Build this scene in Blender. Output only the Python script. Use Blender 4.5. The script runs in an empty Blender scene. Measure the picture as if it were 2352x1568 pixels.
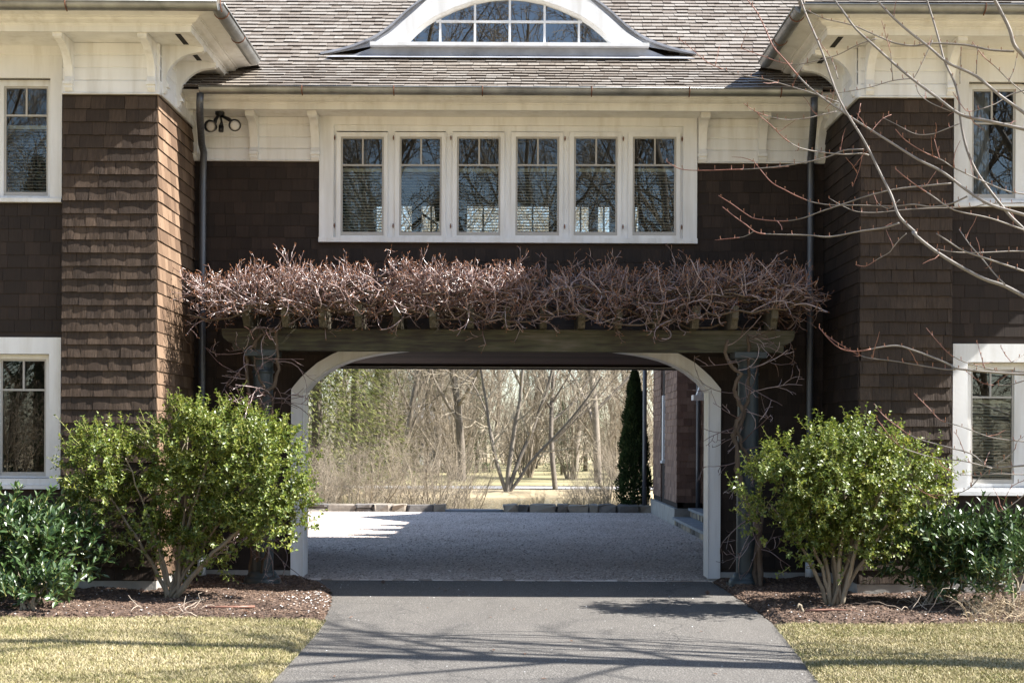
import bpy, math, random
from mathutils import Vector, Matrix, noise

# ------------------------------------------------------------------ camera, sky, sun, exposure
SC = bpy.context.scene
F, D0, PX0, PYH, TH, ZC = 3010.0, 14.0, 1176.0, 1010.0, 0.0045, 1.5
cam_d = bpy.data.cameras.new('camera'); cam = bpy.data.objects.new('camera', cam_d)
SC.collection.objects.link(cam); SC.camera = cam
cam.location = (0, -D0, ZC); cam.rotation_euler = (math.pi / 2, -TH, 0)
cam_d.sensor_width = 36; cam_d.lens = F / 2352 * 36
cam_d.shift_y = (PYH - 784) / 2352
cam_d.clip_end = 2000
cam_d.dof.use_dof = True; cam_d.dof.focus_distance = 13.2; cam_d.dof.aperture_fstop = 8

SUN_EL, SUN_AZ = math.radians(43), math.radians(7.6)
to_sun = Vector((math.cos(SUN_EL) * math.cos(SUN_AZ), -math.cos(SUN_EL) * math.sin(SUN_AZ), math.sin(SUN_EL)))
wd = bpy.data.worlds.new('World'); SC.world = wd; wd.use_nodes = True
nt = wd.node_tree; bg = nt.nodes['Background']
sky = nt.nodes.new('ShaderNodeTexSky'); sky.sky_type = 'NISHITA'; sky.sun_disc = False
sky.sun_elevation = SUN_EL; sky.sun_rotation = math.radians(90) + SUN_AZ
sky.air_density = 1.0; sky.dust_density = 0.6; sky.ozone_density = 1.4
hs = nt.nodes.new('ShaderNodeHueSaturation'); hs.inputs['Saturation'].default_value = 0.95
nt.links.new(sky.outputs[0], hs.inputs['Color']); nt.links.new(hs.outputs[0], bg.inputs[0]); bg.inputs[1].default_value = 0.086
sl = bpy.data.lights.new('sun', 'SUN'); sl.energy = 5.0; sl.angle = math.radians(0.5); sl.color = (1.0, 0.965, 0.915)
so = bpy.data.objects.new('sun', sl); SC.collection.objects.link(so)
so.rotation_euler = to_sun.to_track_quat('Z', 'Y').to_euler(); so.location = (20, -5, 25)
SC.view_settings.view_transform = 'Standard'; SC.view_settings.look = 'None'
SC.view_settings.exposure = 1.75; SC.view_settings.gamma = 1.0
SC.render.engine = 'CYCLES'
SC.cycles.use_denoising = True; SC.cycles.max_bounces = 8; SC.cycles.transparent_max_bounces = 16
SC.cycles.caustics_reflective = False; SC.cycles.caustics_refractive = False

R = random.Random(7)
C = SC.collection

# ------------------------------------------------------------------ pixel helpers (photo measured at 2352 x 1568)
def unroll(px, py): return px + TH * (py - PYH), py - TH * (px - PX0)
def W(px, py, Y):
    x, y = unroll(px, py); s = F / (D0 + Y)
    return Vector(((x - PX0) / s, Y, ZC + (PYH - y) / s))
def WX(px, Y, py=700): return W(px, py, Y).x
def WZ(py, Y, px=1176): return W(px, py, Y).z
def G(px, py, z=0.0):
    x, y = unroll(px, py); d = F * (ZC - z) / (y - PYH)
    return Vector(((x - PX0) * d / F, d - D0, z))

# ------------------------------------------------------------------ mesh builder
class MB:
    def __init__(s): s.v = []; s.f = []; s.mi = []; s.cm = 0
    def add(s, vs, fs):
        b = len(s.v); s.v.extend(tuple(p) for p in vs)
        for q in fs: s.f.append(tuple(i + b for i in q)); s.mi.append(s.cm)
        return s
    def box(s, x0, x1, y0, y1, z0, z1):
        if x0 > x1: x0, x1 = x1, x0
        if y0 > y1: y0, y1 = y1, y0
        if z0 > z1: z0, z1 = z1, z0
        s.add([(x0,y0,z0),(x1,y0,z0),(x1,y1,z0),(x0,y1,z0),(x0,y0,z1),(x1,y0,z1),(x1,y1,z1),(x0,y1,z1)],
              [(0,3,2,1),(4,5,6,7),(0,1,5,4),(1,2,6,5),(2,3,7,6),(3,0,4,7)]); return s
    def prism(s, pts, vec):
        n = len(pts); v = Vector(vec)
        a = [Vector(p) for p in pts]; b = [p + v for p in a]
        s.add(a + b, [tuple(range(n - 1, -1, -1)), tuple(range(n, 2 * n))] + [(i, (i + 1) % n, n + (i + 1) % n, n + i) for i in range(n)]); return s
    def loft(s, A, B, close=False):
        n = len(A); m = n if close else n - 1
        s.add(list(A) + list(B), [(i, (i + 1) % n, n + (i + 1) % n, n + i) for i in range(m)]); return s
    def strip(s, rows, close=False):
        n = len(rows[0]); vs = [p for r in rows for p in r]; fs = []
        for j in range(len(rows) - 1):
            for i in range(n if close else n - 1):
                fs.append((j*n+i, j*n+(i+1) % n, (j+1)*n+(i+1) % n, (j+1)*n+i))
        s.add(vs, fs); return s
    def tube(s, pts, rad, n=5, cap=True):
        pts = [Vector(p) for p in pts]; m = len(pts)
        if m < 2: return s
        if not hasattr(rad, '__len__'): rad = [rad] * m
        t0 = (pts[1] - pts[0]); t0 = t0.normalized() if t0.length > 1e-9 else Vector((0, 0, 1))
        u = t0.orthogonal().normalized(); vs = []
        for i in range(m):
            a = pts[max(0, i - 1)]; b = pts[min(m - 1, i + 1)]; t = b - a
            t = t.normalized() if t.length > 1e-9 else t0
            u = (u - t * u.dot(t)); u = u.normalized() if u.length > 1e-6 else t.orthogonal().normalized()
            w = t.cross(u)
            for k in range(n):
                c = 2 * math.pi * k / n
                vs.append(pts[i] + (u * math.cos(c) + w * math.sin(c)) * rad[i])
        fs = []
        for i in range(m - 1):
            for k in range(n): fs.append((i*n+k, i*n+(k+1) % n, (i+1)*n+(k+1) % n, (i+1)*n+k))
        if cap: fs.append(tuple(range(n - 1, -1, -1))); fs.append(tuple(range((m-1)*n, m*n)))
        s.add(vs, fs); return s
    def lathe(s, prof, c, n=24, sq=False):
        rows = []
        for r, z in prof: rows.append([(c[0] + r * math.cos(2*math.pi*k/n), c[1] + r * math.sin(2*math.pi*k/n), c[2] + z) for k in range(n)])
        return s.strip(rows, True)
    def mesh(s, name, mats, smooth=False):
        me = bpy.data.meshes.new(name); me.from_pydata(s.v, [], s.f)
        for m in (mats if isinstance(mats, (list, tuple)) else [mats]): me.materials.append(m)
        if isinstance(mats, (list, tuple)) and len(mats) > 1: me.polygons.foreach_set('material_index', s.mi)
        if smooth: me.polygons.foreach_set('use_smooth', [True] * len(me.polygons))
        me.update(); return me
    def build(s, name, mats, parent=None, smooth=False, kind=None, label=None, cat=None, group=None):
        o = bpy.data.objects.new(name, s.mesh(name, mats, smooth)); C.objects.link(o)
        adopt(o, parent); tag(o, label, cat, group, kind); return o
EMP = {}
def adopt(o, parent):
    if parent is None: return
    o.parent = parent
    if parent.name in EMP: o.matrix_parent_inverse = Matrix.Translation(-EMP[parent.name])
def tag(o, label=None, cat=None, group=None, kind=None):
    if label: o['label'] = label
    if cat: o['category'] = cat
    if group: o['group'] = group
    if kind: o['kind'] = kind
    return o
def empty(name, loc, label=None, cat=None, group=None):
    o = bpy.data.objects.new(name, None); o.location = loc; C.objects.link(o); EMP[o.name] = Vector(loc)
    o.empty_display_size = 0.2
    return tag(o, label, cat, group)
def box(name, m, parent, x0, x1, y0, y1, z0, z1, **k): return MB().box(x0, x1, y0, y1, z0, z1).build(name, m, parent, **k)

# ------------------------------------------------------------------ materials
def newmat(name):
    m = bpy.data.materials.new(name); m.use_nodes = True
    t = m.node_tree; return m, t, t.nodes['Principled BSDF']
def N(t, typ, **k):
    n = t.nodes.new(typ)
    for a, b in k.items(): setattr(n, a, b)
    return n
def ramp(t, fac, stops):
    r = N(t, 'ShaderNodeValToRGB'); e = r.color_ramp.elements
    while len(e) < len(stops): e.new(0.5)
    for i, (p, c) in enumerate(stops): e[i].position = p; e[i].color = (*c, 1)
    t.links.new(fac, r.inputs[0]); return r.outputs[0]
def pos_noise(t, scale, vec=(1, 1, 1), detail=4, rough=0.55, coord='pos', dist=0.0):
    if coord == 'pos': src = N(t, 'ShaderNodeNewGeometry').outputs['Position']
    else: src = N(t, 'ShaderNodeTexCoord').outputs['Object']
    mp = N(t, 'ShaderNodeMapping'); mp.inputs['Scale'].default_value = vec; t.links.new(src, mp.inputs[0])
    n = N(t, 'ShaderNodeTexNoise'); n.inputs['Scale'].default_value = scale; n.inputs['Detail'].default_value = detail
    n.inputs['Roughness'].default_value = rough; n.inputs['Distortion'].default_value = dist
    t.links.new(mp.outputs[0], n.inputs['Vector']); return n.outputs['Fac']
def mathn(t, op, a, b=None):
    m = N(t, 'ShaderNodeMath', operation=op)
    for i, x in enumerate((a, b)):
        if x is None: continue
        if isinstance(x, (int, float)): m.inputs[i].default_value = x
        else: t.links.new(x, m.inputs[i])
    return m.outputs[0]
def mixc(t, fac, a, b, mode='MIX'):
    m = N(t, 'ShaderNodeMix', data_type='RGBA', blend_type=mode)
    for i, x in ((0, fac), (6, a), (7, b)):
        if isinstance(x, (int, float)): m.inputs[i].default_value = x
        elif isinstance(x, tuple): m.inputs[i].default_value = (*x, 1)
        else: t.links.new(x, m.inputs[i])
    return m.outputs[2]
def piece_random(t):
    a = N(t, 'ShaderNodeObjectInfo').outputs['Random']; b = N(t, 'ShaderNodeNewGeometry').outputs['Random Per Island']
    return mathn(t, 'FRACT', mathn(t, 'ADD', mathn(t, 'MULTIPLY', a, 7.31), b))
def bump(t, p, h, strength=0.4, dist=0.01):
    b = N(t, 'ShaderNodeBump'); b.inputs['Strength'].default_value = strength; b.inputs['Distance'].default_value = dist
    t.links.new(h, b.inputs['Height']); t.links.new(b.outputs[0], p.inputs['Normal'])
def plain(name, col, rough=0.6, metal=0.0, var=0.12, scale=6.0, bmp=0.0, bscale=60.0, spec=0.5, vec=(1, 1, 1)):
    m, t, p = newmat(name)
    n = pos_noise(t, scale, vec)
    c = ramp(t, n, [(0.3, tuple(max(0, x * (1 - var)) for x in col)), (0.7, tuple(min(1, x * (1 + var)) for x in col))])
    t.links.new(c, p.inputs['Base Color']); p.inputs['Roughness'].default_value = rough
    p.inputs['Metallic'].default_value = metal; p.inputs['Specular IOR Level'].default_value = spec
    if bmp: bump(t, p, pos_noise(t, bscale), bmp, 0.01)
    return m
def wood(name, stops, grain=(45, 45, 2.5), rough=0.75, rnd=0.55, bmp=0.5, bdist=0.004, blotch=0.25, spec=0.3):
    m, t, p = newmat(name)
    g = pos_noise(t, 1.0, grain, 6, 0.65); bl = pos_noise(t, 1.3, (1, 1, 1), 3)
    pr = piece_random(t)
    f = mathn(t, 'ADD', mathn(t, 'MULTIPLY', g, 1 - rnd), mathn(t, 'MULTIPLY', pr, rnd))
    f = mathn(t, 'ADD', f, mathn(t, 'MULTIPLY', mathn(t, 'SUBTRACT', bl, 0.5), blotch))
    t.links.new(ramp(t, f, stops), p.inputs['Base Color'])
    p.inputs['Roughness'].default_value = rough; p.inputs['Specular IOR Level'].default_value = spec
    bump(t, p, g, bmp, bdist); return m

M = {}
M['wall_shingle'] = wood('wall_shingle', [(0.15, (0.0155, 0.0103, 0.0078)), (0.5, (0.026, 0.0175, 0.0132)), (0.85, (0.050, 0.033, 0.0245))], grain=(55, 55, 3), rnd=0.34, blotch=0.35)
M['shingle_butt'] = plain('shingle_butt', (0.012, 0.008, 0.006), 0.9)
M['roof_butt'] = plain('roof_butt', (0.055, 0.043, 0.036), 0.9, var=0.4, scale=20)
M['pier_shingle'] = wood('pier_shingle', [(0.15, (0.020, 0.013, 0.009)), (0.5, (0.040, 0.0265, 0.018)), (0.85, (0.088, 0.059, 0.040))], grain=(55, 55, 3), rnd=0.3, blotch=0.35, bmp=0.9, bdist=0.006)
M['sunlit_tint_shingle'] = wood('sunlit_tint_shingle', [(0.15, (0.075, 0.045, 0.028)), (0.5, (0.145, 0.092, 0.058)), (0.85, (0.26, 0.175, 0.115))], grain=(70, 70, 3), rnd=0.45, blotch=0.3)  # lighter copy of the wall shingle, sunlight on the left flank put into its colour
M['rear_shingle'] = wood('rear_shingle', [(0.15, (0.13, 0.078, 0.058)), (0.5, (0.21, 0.13, 0.098)), (0.85, (0.32, 0.215, 0.16))], grain=(55, 55, 3), rnd=0.5, blotch=0.3)  # weathered lighter, with the court's bounce light also put into the colour
M['wall_backing'] = plain('wall_backing', (0.03, 0.02, 0.015), 0.9)
M['roof_shingle'] = wood('roof_shingle', [(0.15, (0.145, 0.117, 0.092)), (0.45, (0.215, 0.185, 0.153)), (0.7, (0.265, 0.238, 0.205)), (0.95, (0.37, 0.345, 0.31))], grain=(60, 8, 8), rough=0.5, rnd=0.42, bmp=0.5, spec=0.5)
M['roof_backing'] = plain('roof_backing', (0.045, 0.035, 0.03), 0.9)
M['white'] = plain('white_paint', (0.79, 0.79, 0.785), 0.42, var=0.08, scale=2.6, bmp=0.08, bscale=30, vec=(1.6, 1.6, 0.35))
def _stain(m):
    t = m.node_tree; p = t.nodes['Principled BSDF']; c = p.inputs['Base Color'].links[0].from_socket
    a = pos_noise(t, 1.0, (9, 9, 0.9), 5, 0.6); b = pos_noise(t, 1.7, (1, 1, 1), 3)
    f = mathn(t, 'MULTIPLY', mathn(t, 'SUBTRACT', a, 0.48), mathn(t, 'MULTIPLY', b, 2.6)); f.node.use_clamp = True
    t.links.new(mixc(t, f, c, (0.42, 0.38, 0.30)), p.inputs['Base Color'])
_stain(M['white'])
M['sash_grey'] = plain('grey_sash', (0.42, 0.40, 0.37), 0.45, var=0.04)
M['lead'] = plain('lead_grey', (0.33, 0.34, 0.37), 0.5, metal=0.1, var=0.25, scale=5, bmp=0.12, bscale=12)
M['gutter'] = plain('gutter_metal', (0.27, 0.275, 0.27), 0.40, metal=0.65, var=0.35, scale=4, bmp=0.1, bscale=25)
M['downpipe'] = plain('downpipe_metal', (0.11, 0.117, 0.132), 0.42, metal=0.5, var=0.35, scale=3, vec=(20, 20, 0.6))
M['rust'] = plain('rust', (0.16, 0.07, 0.04), 0.8, metal=0.2)
M['black_metal'] = plain('black_metal', (0.012, 0.012, 0.014), 0.35)
M['lens'] = plain('lamp_lens', (0.62, 0.58, 0.52), 0.25, var=0.15)
M['concrete'] = plain('concrete', (0.33, 0.315, 0.29), 0.85, var=0.18, scale=5, bmp=0.3, bscale=40)
M['dark_room'] = plain('room_wall', (0.016, 0.015, 0.014), 0.8)
M['ceiling_wood'] = wood('ceiling_wood', [(0.2, (0.05, 0.028, 0.02)), (0.8, (0.12, 0.07, 0.05))], grain=(3, 40, 40), rnd=0.6)
M['blind'] = plain('blind', (0.62, 0.60, 0.52), 0.5, var=0.04)
M['slot'] = plain('vent_slot', (0.015, 0.014, 0.013), 0.9)
M['curtain'] = plain('curtain', (0.42, 0.42, 0.44), 0.9)
M['teal'] = plain('column_paint', (0.033, 0.043, 0.046), 0.5, var=0.2, scale=4, bmp=0.1, bscale=20)
def glass_mat(name, base, k, tint):
    m, t, p = newmat(name); t.nodes.remove(p)
    tr = N(t, 'ShaderNodeBsdfTransparent'); tr.inputs[0].default_value = (*tint, 1)
    gl = N(t, 'ShaderNodeBsdfGlossy'); gl.inputs['Roughness'].default_value = 0.0; gl.inputs[0].default_value = (1, 1, 1, 1)
    fr = N(t, 'ShaderNodeFresnel'); fr.inputs[0].default_value = 1.5
    f = mathn(t, 'ADD', mathn(t, 'MULTIPLY', fr.outputs[0], k), base)
    nz = pos_noise(t, 1.1, (1, 1, 1), 1); b = N(t, 'ShaderNodeBump'); b.inputs['Strength'].default_value = 0.09; b.inputs['Distance'].default_value = 0.02
    t.links.new(nz, b.inputs['Height']); t.links.new(b.outputs[0], gl.inputs['Normal'])
    mx = N(t, 'ShaderNodeMixShader'); t.links.new(f, mx.inputs[0]); t.links.new(tr.outputs[0], mx.inputs[1]); t.links.new(gl.outputs[0], mx.inputs[2])
    t.links.new(mx.outputs[0], t.nodes['Material Output'].inputs[0]); return m
M['glass'] = glass_mat('window_glass', 0.012, 1.1, (0.86, 0.89, 0.88))
M['glass_dormer'] = glass_mat('dormer_glass', 0.12, 2.0, (0.5, 0.52, 0.52))
# ------------------------------------------------------------------ the house
house = empty('house', (0, 0, 0), 'brown shingled house with white trim and an arched drive-through passage', 'house')
YP, YW = -1.43, -1.28                      # pier front, wing wall
XPL, XPR = WX(360, YP), WX(1974, YP)       # inner pier corners
XL0, XR0 = WX(143, YP), WX(2186, YP)       # outer pier edges
YR = 4.0                                   # rear wall of the passage block
EXP = 0.1252; ZB = 4.526
DIM = []                                   # every shingle: (mesh kind, loc, rot, scale, parent, rank)

def wavy_unit(seed):
    rg = random.Random(seed); mb = MB(); n = 5; xs_ = [-.5 + i / (n - 1) for i in range(n)]; a, b = rg.uniform(0, 6), rg.uniform(2.5, 5)
    bot = [-(1 + 0.13 * math.sin(a + b * x) + rg.uniform(-.03, .03)) for x in xs_]; mid = [-(0.57 + 0.11 * math.sin(a + 1.3 + b * 0.8 * x) + rg.uniform(-.03, .03)) for x in xs_]; zb_ = [rg.uniform(-.012, .012) for x in xs_]
    v = [(x, y, z) for x, y, z in zip(xs_, bot, zb_)] + [(x, y, 0.5) for x, y in zip(xs_, mid)] + [(x, -.22, 1) for x in xs_] + [(-.5, 0, 0), (.5, 0, 0), (-.5, 0, 1), (.5, 0, 1)]
    f = [(3 * n, 3 * n + 1) + tuple(range(n - 1, -1, -1))]
    for r_ in range(2):
        for i in range(n - 1): f.append((r_ * n + i, r_ * n + i + 1, (r_ + 1) * n + i + 1, (r_ + 1) * n + i))
    f += [(3 * n, 0, n, 2 * n, 3 * n + 2), (3 * n + 1, 3 * n + 3, 3 * n - 1, 2 * n - 1, n - 1), (3 * n, 3 * n + 2, 3 * n + 3, 3 * n + 1)]
    mb.add(v, f); mb.mi[0] = 1; return mb
def taper_unit():
    mb = MB(); mb.cm = 0
    mb.add([(-.5,0,0),(.5,0,0),(.5,-1,0),(-.5,-1,0),(-.5,0,1),(.5,0,1),(.5,-.22,1),(-.5,-.22,1)],
           [(0,1,2,3),(4,7,6,5),(3,2,6,7),(0,4,5,1),(0,3,7,4),(1,5,6,2)])
    mb.mi[0] = 1
    return mb
def runs(u0, u1, holes):
    out = [(u0, u1)]
    for a, b in holes:
        nx = []
        for p, q in out:
            if b <= p or a >= q: nx.append((p, q)); continue
            if a > p: nx.append((p, a))
            if b < q: nx.append((b, q))
        out = nx
    return [r for r in out if r[1] - r[0] > 0.012]
def shingle_face(parent, O, rot, wid, z0, z1, holes=None, rank=1.0, mat='wall_shingle', *,  tmin=0.010, tmax=0.017, wmin=0.09, wmax=0.24, zb=ZB):
    k0 = math.ceil((zb - z1) / EXP) - 1; k1 = math.ceil((zb - z0) / EXP - 0.02)
    ca, sa = math.cos(rot), math.sin(rot)
    for k in range(k0, k1 + 1):
        zlo = zb - k * EXP; zhi = zlo + EXP + 0.012
        if zlo < z0 - 0.02 or zlo > z1 - 0.02: continue
        top = min(zhi, z1)
        hs = holes(zlo, top) if holes else []; tc = R.uniform(tmin, tmax)
        for a, b in runs(0, wid, hs):
            u = a - R.uniform(0, 0.12)
            while u < b:
                w = R.choice((R.uniform(wmin, 0.15), R.uniform(0.12, wmax)))
                p, q = max(a, u), min(b, u + w); u += w
                if q - p < 0.012: continue
                c = (p + q) / 2; t = tc + R.uniform(-.12, .12) * tmin
                DIM.append((mat, (O[0] + ca * c, O[1] + sa * c, zlo + R.uniform(-0.0025, 0.002)), (0, R.uniform(-0.003, 0.003), rot),
                            (q - p - 0.0022, t, top - zlo), parent, rank * (q - p) * EXP * (0.4 if rot else 1)))

# --- arch outline (offsets from its axis, measured at the front plane)
AX = 1162.5
ARCH_IN = [(464,901),(444,877),(415,854),(385.5,837.7),(356,826),(327,818.5),(300,813),(250,806),(200,801),(100,796),(0,794)]
ARCH_OUT = [(492,893.6),(485,884.6),(470,867),(453,851),(432,833),(397,813),(360,798),(300,786),(200,774),(100,768),(0,766)]
ZJ = 0.035
def arch_pts(half, Y, zbot):
    L = [W(AX - o, y, 0) for o, y in half]; Rr = [W(AX + o, y, 0) for o, y in half[:-1]][::-1]
    p = L + Rr
    p = [Vector((q.x, Y, q.z)) for q in p]
    return [Vector((p[0].x, Y, zbot))] + p + [Vector((p[-1].x, Y, zbot))]
AIN = arch_pts(ARCH_IN, 0, ZJ); AOUT = arch_pts(ARCH_OUT, 0, ZJ)
def arch_half(z):      # [x0, x1] of the outer trim at height z, pulled in so shingles run under the trim
    L = [p for p in AOUT if p.x < -0.05]; 
    def at(side):
        ps = AOUT[:len(AOUT) // 2 + 1] if side < 0 else AOUT[len(AOUT) // 2:][::-1]
        if z <= ps[1].z: return ps[1].x
        for a, b in zip(ps[1:], ps[2:]):
            if a.z <= z <= b.z: return a.x + (b.x - a.x) * (z - a.z) / max(1e-6, b.z - a.z)
        return None
    l, r = at(-1), at(1)
    return None if l is None or r is None else (l + 0.07, r - 0.07)

# --- main wall
WINL, WINR = WX(733, 0), WX(1599, 0); WINB = WZ(559, 0); WINT = WZ(266, 0)
ZSOF = 4.935; ZFR = WZ(371.5, 0)
mw = MB()
xl, xr = AOUT[0].x + 0.06, AOUT[-1].x - 0.06
mw.box(XPL - 0.1, xl, 0.0, 0.22, 0.0, AOUT[1].z); mw.box(xr, XPR + 0.1, 0.0, 0.22, 0.0, AOUT[1].z)
inn = AIN[1:-1]
poly = [Vector((XPL - 0.1, 0, AOUT[1].z)), Vector((xl, 0, AOUT[1].z))] + [Vector((p.x, 0, p.z + 0.03)) for p in inn[1:-1]] + [Vector((xr, 0, AOUT[1].z)), Vector((XPR + 0.1, 0, AOUT[1].z)), Vector((XPR + 0.1, 0, WINB)), Vector((XPL - 0.1, 0, WINB))]
poly[2:-4] = [p for p in poly[2:-4] if p.z > AOUT[1].z + 0.01]
mw.prism(poly, (0, 0.22, 0))
mw.box(XPL - 0.1, WINL + 0.1, 0.0, 0.22, WINB, 5.0); mw.box(WINR - 0.1, XPR + 0.1, 0.0, 0.22, WINB, 5.0)
mw.box(WINL + 0.1, WINR - 0.1, 0.0, 0.22, WINT - 0.14, 5.0)
main_wall = mw.build('main_wall', M['wall_backing'], house)
def main_holes(z0, z1):
    h = []
    if z1 > WINB + 0.01 and z0 < WINT: h.append((WINL + 0.02 - XPL, WINR - 0.02 - XPL))
    a = arch_half((z0 + z1) / 2)
    if a: h.append((a[0] - XPL, a[1] - XPL))
    return h
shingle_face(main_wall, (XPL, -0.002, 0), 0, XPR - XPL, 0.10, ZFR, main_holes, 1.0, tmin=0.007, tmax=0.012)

# --- arched passage: trim, reveal, ceiling, side and rear walls
box('foundation', M['concrete'], house, XPL, xl + 0.05, -0.035, 0.15, -0.1, 0.10)
box('foundation', M['concrete'], house, xr - 0.05, XPR, -0.035, 0.15, -0.1, 0.10)
at = MB(); n = len(AIN)
fa = [Vector((p.x, -0.045, p.z)) for p in AOUT]; fb = [Vector((p.x, -0.045, p.z)) for p in AIN]
ba = [Vector((p.x, -0.001, p.z)) for p in AOUT]; bb = [Vector((p.x, 0.30, p.z)) for p in AIN]
at.loft(fb, fa); at.loft(fa, ba); at.loft(bb, fb)
at.add([fa[0], fb[0], bb[0], ba[0]], [(0, 1, 2, 3)]); at.add([fa[-1], fb[-1], bb[-1], ba[-1]], [(3, 2, 1, 0)])
trim = at.build('arch_trim', M['white'], house)
MB().tube([p + Vector((0, 0.0, 0)) for p in [Vector((q.x, -0.047, q.z)) for q in AIN]], 0.007, 5).build('bead', M['white'], trim)
sx0, sx1 = -2.95, 2.80
pw = MB(); pw.box(XPL, sx0, 0.22, YR, 0.0, 2.62); passage_l = pw.build('passage_wall', M['wall_backing'], house)
pw = MB(); pw.box(sx1, XPR, 0.22, YR, 0.0, 2.62); passage_r = pw.build('passage_wall', M['wall_backing'], house)
ZCE = 2.53
nb = 14
for i in range(nb):
    y0 = 0.3 + (YR - 0.42) * i / nb; y1 = 0.3 + (YR - 0.42) * (i + 1) / nb
    box('ceiling_board', M['ceiling_wood'], house, sx0, sx1, y0 + 0.006, y1 - 0.006, ZCE, ZCE + 0.03)
box('upper_floor', M['dark_room'], house, XPL, XPR, 0.25, YR - 0.02, ZCE + 0.05, ZCE + 0.2)
hz = WZ(848, YR)
box('rear_header', M['wall_backing'], house, XPL, XPR, YR - 0.12, YR + 0.1, hz, 3.4)
box('drip_edge', M['white'], house, XPL, XPR, YR - 0.125, YR - 0.1, hz + 0.012, hz + 0.026)

# --- rear wall of the upper room, with its windows (seen through the blinds)
RW = [(862, 945), (966, 1012), (1071, 1147), (1185, 1260), (1314, 1352), (1373, 1400), (1447, 1467)]
rz0, rz1 = 3.75, WZ(471, YR)
rb = MB(); xs = XPL
for a, b in RW:
    xa, xb = WX(a, YR), WX(b, YR); rb.box(xs, xa, YR, YR + 0.15, 3.4, 5.0); rb.box(xa, xb, YR, YR + 0.15, 3.4, rz0); rb.box(xa, xb, YR, YR + 0.15, rz1, 5.0); xs = xb
rb.box(xs, XPR, YR, YR + 0.15, 3.4, 5.0)
rb.build('rear_wall', M['dark_room'], house)
for a, b in RW:
    xa, xb = WX(a, YR), WX(b, YR); wn = MB()
    wn.box((xa + xb) / 2 - 0.012, (xa + xb) / 2 + 0.012, YR + 0.04, YR + 0.07, rz0, rz1); wn.box(xa, xb, YR + 0.045, YR + 0.065, (rz0 + rz1) / 2 - 0.25, (rz0 + rz1) / 2 - 0.225)
    wn.build('rear_window', M['white'], house)
box('room_wall', M['dark_room'], house, XPL - 0.05, XPL + 0.05, 0.22, YR, 2.7, 5.0)
box('room_wall', M['dark_room'], house, XPR - 0.05, XPR + 0.05, 0.22, YR, 2.7, 5.0)
box('attic_floor', M['dark_room'], house, XPL - 0.2, XPR + 0.2, -0.02, YR + 0.3, 5.0, 5.04)
tb = MB(); tx = WX(1000, 1.6); tz = WZ(545, 1.6)      # angular desk lamp and table inside the upper room
tb.box(tx - 0.5, tx + 1.9, 1.5, 2.0, tz - 0.25, tz - 0.02); table = tb.build('table', M['black_metal'], house)
MB().tube([(tx - 0.02, 1.7, tz), (tx + 0.02, 1.7, tz + 0.16), (tx - 0.18, 1.7, tz + 0.30)], 0.014, 6).tube([(tx + 0.0, 1.7, tz + 0.42), (tx + 0.06, 1.7, tz + 0.22)], [0.03, 0.075], 10).build('desk_lamp', M['black_metal'], house)

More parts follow.
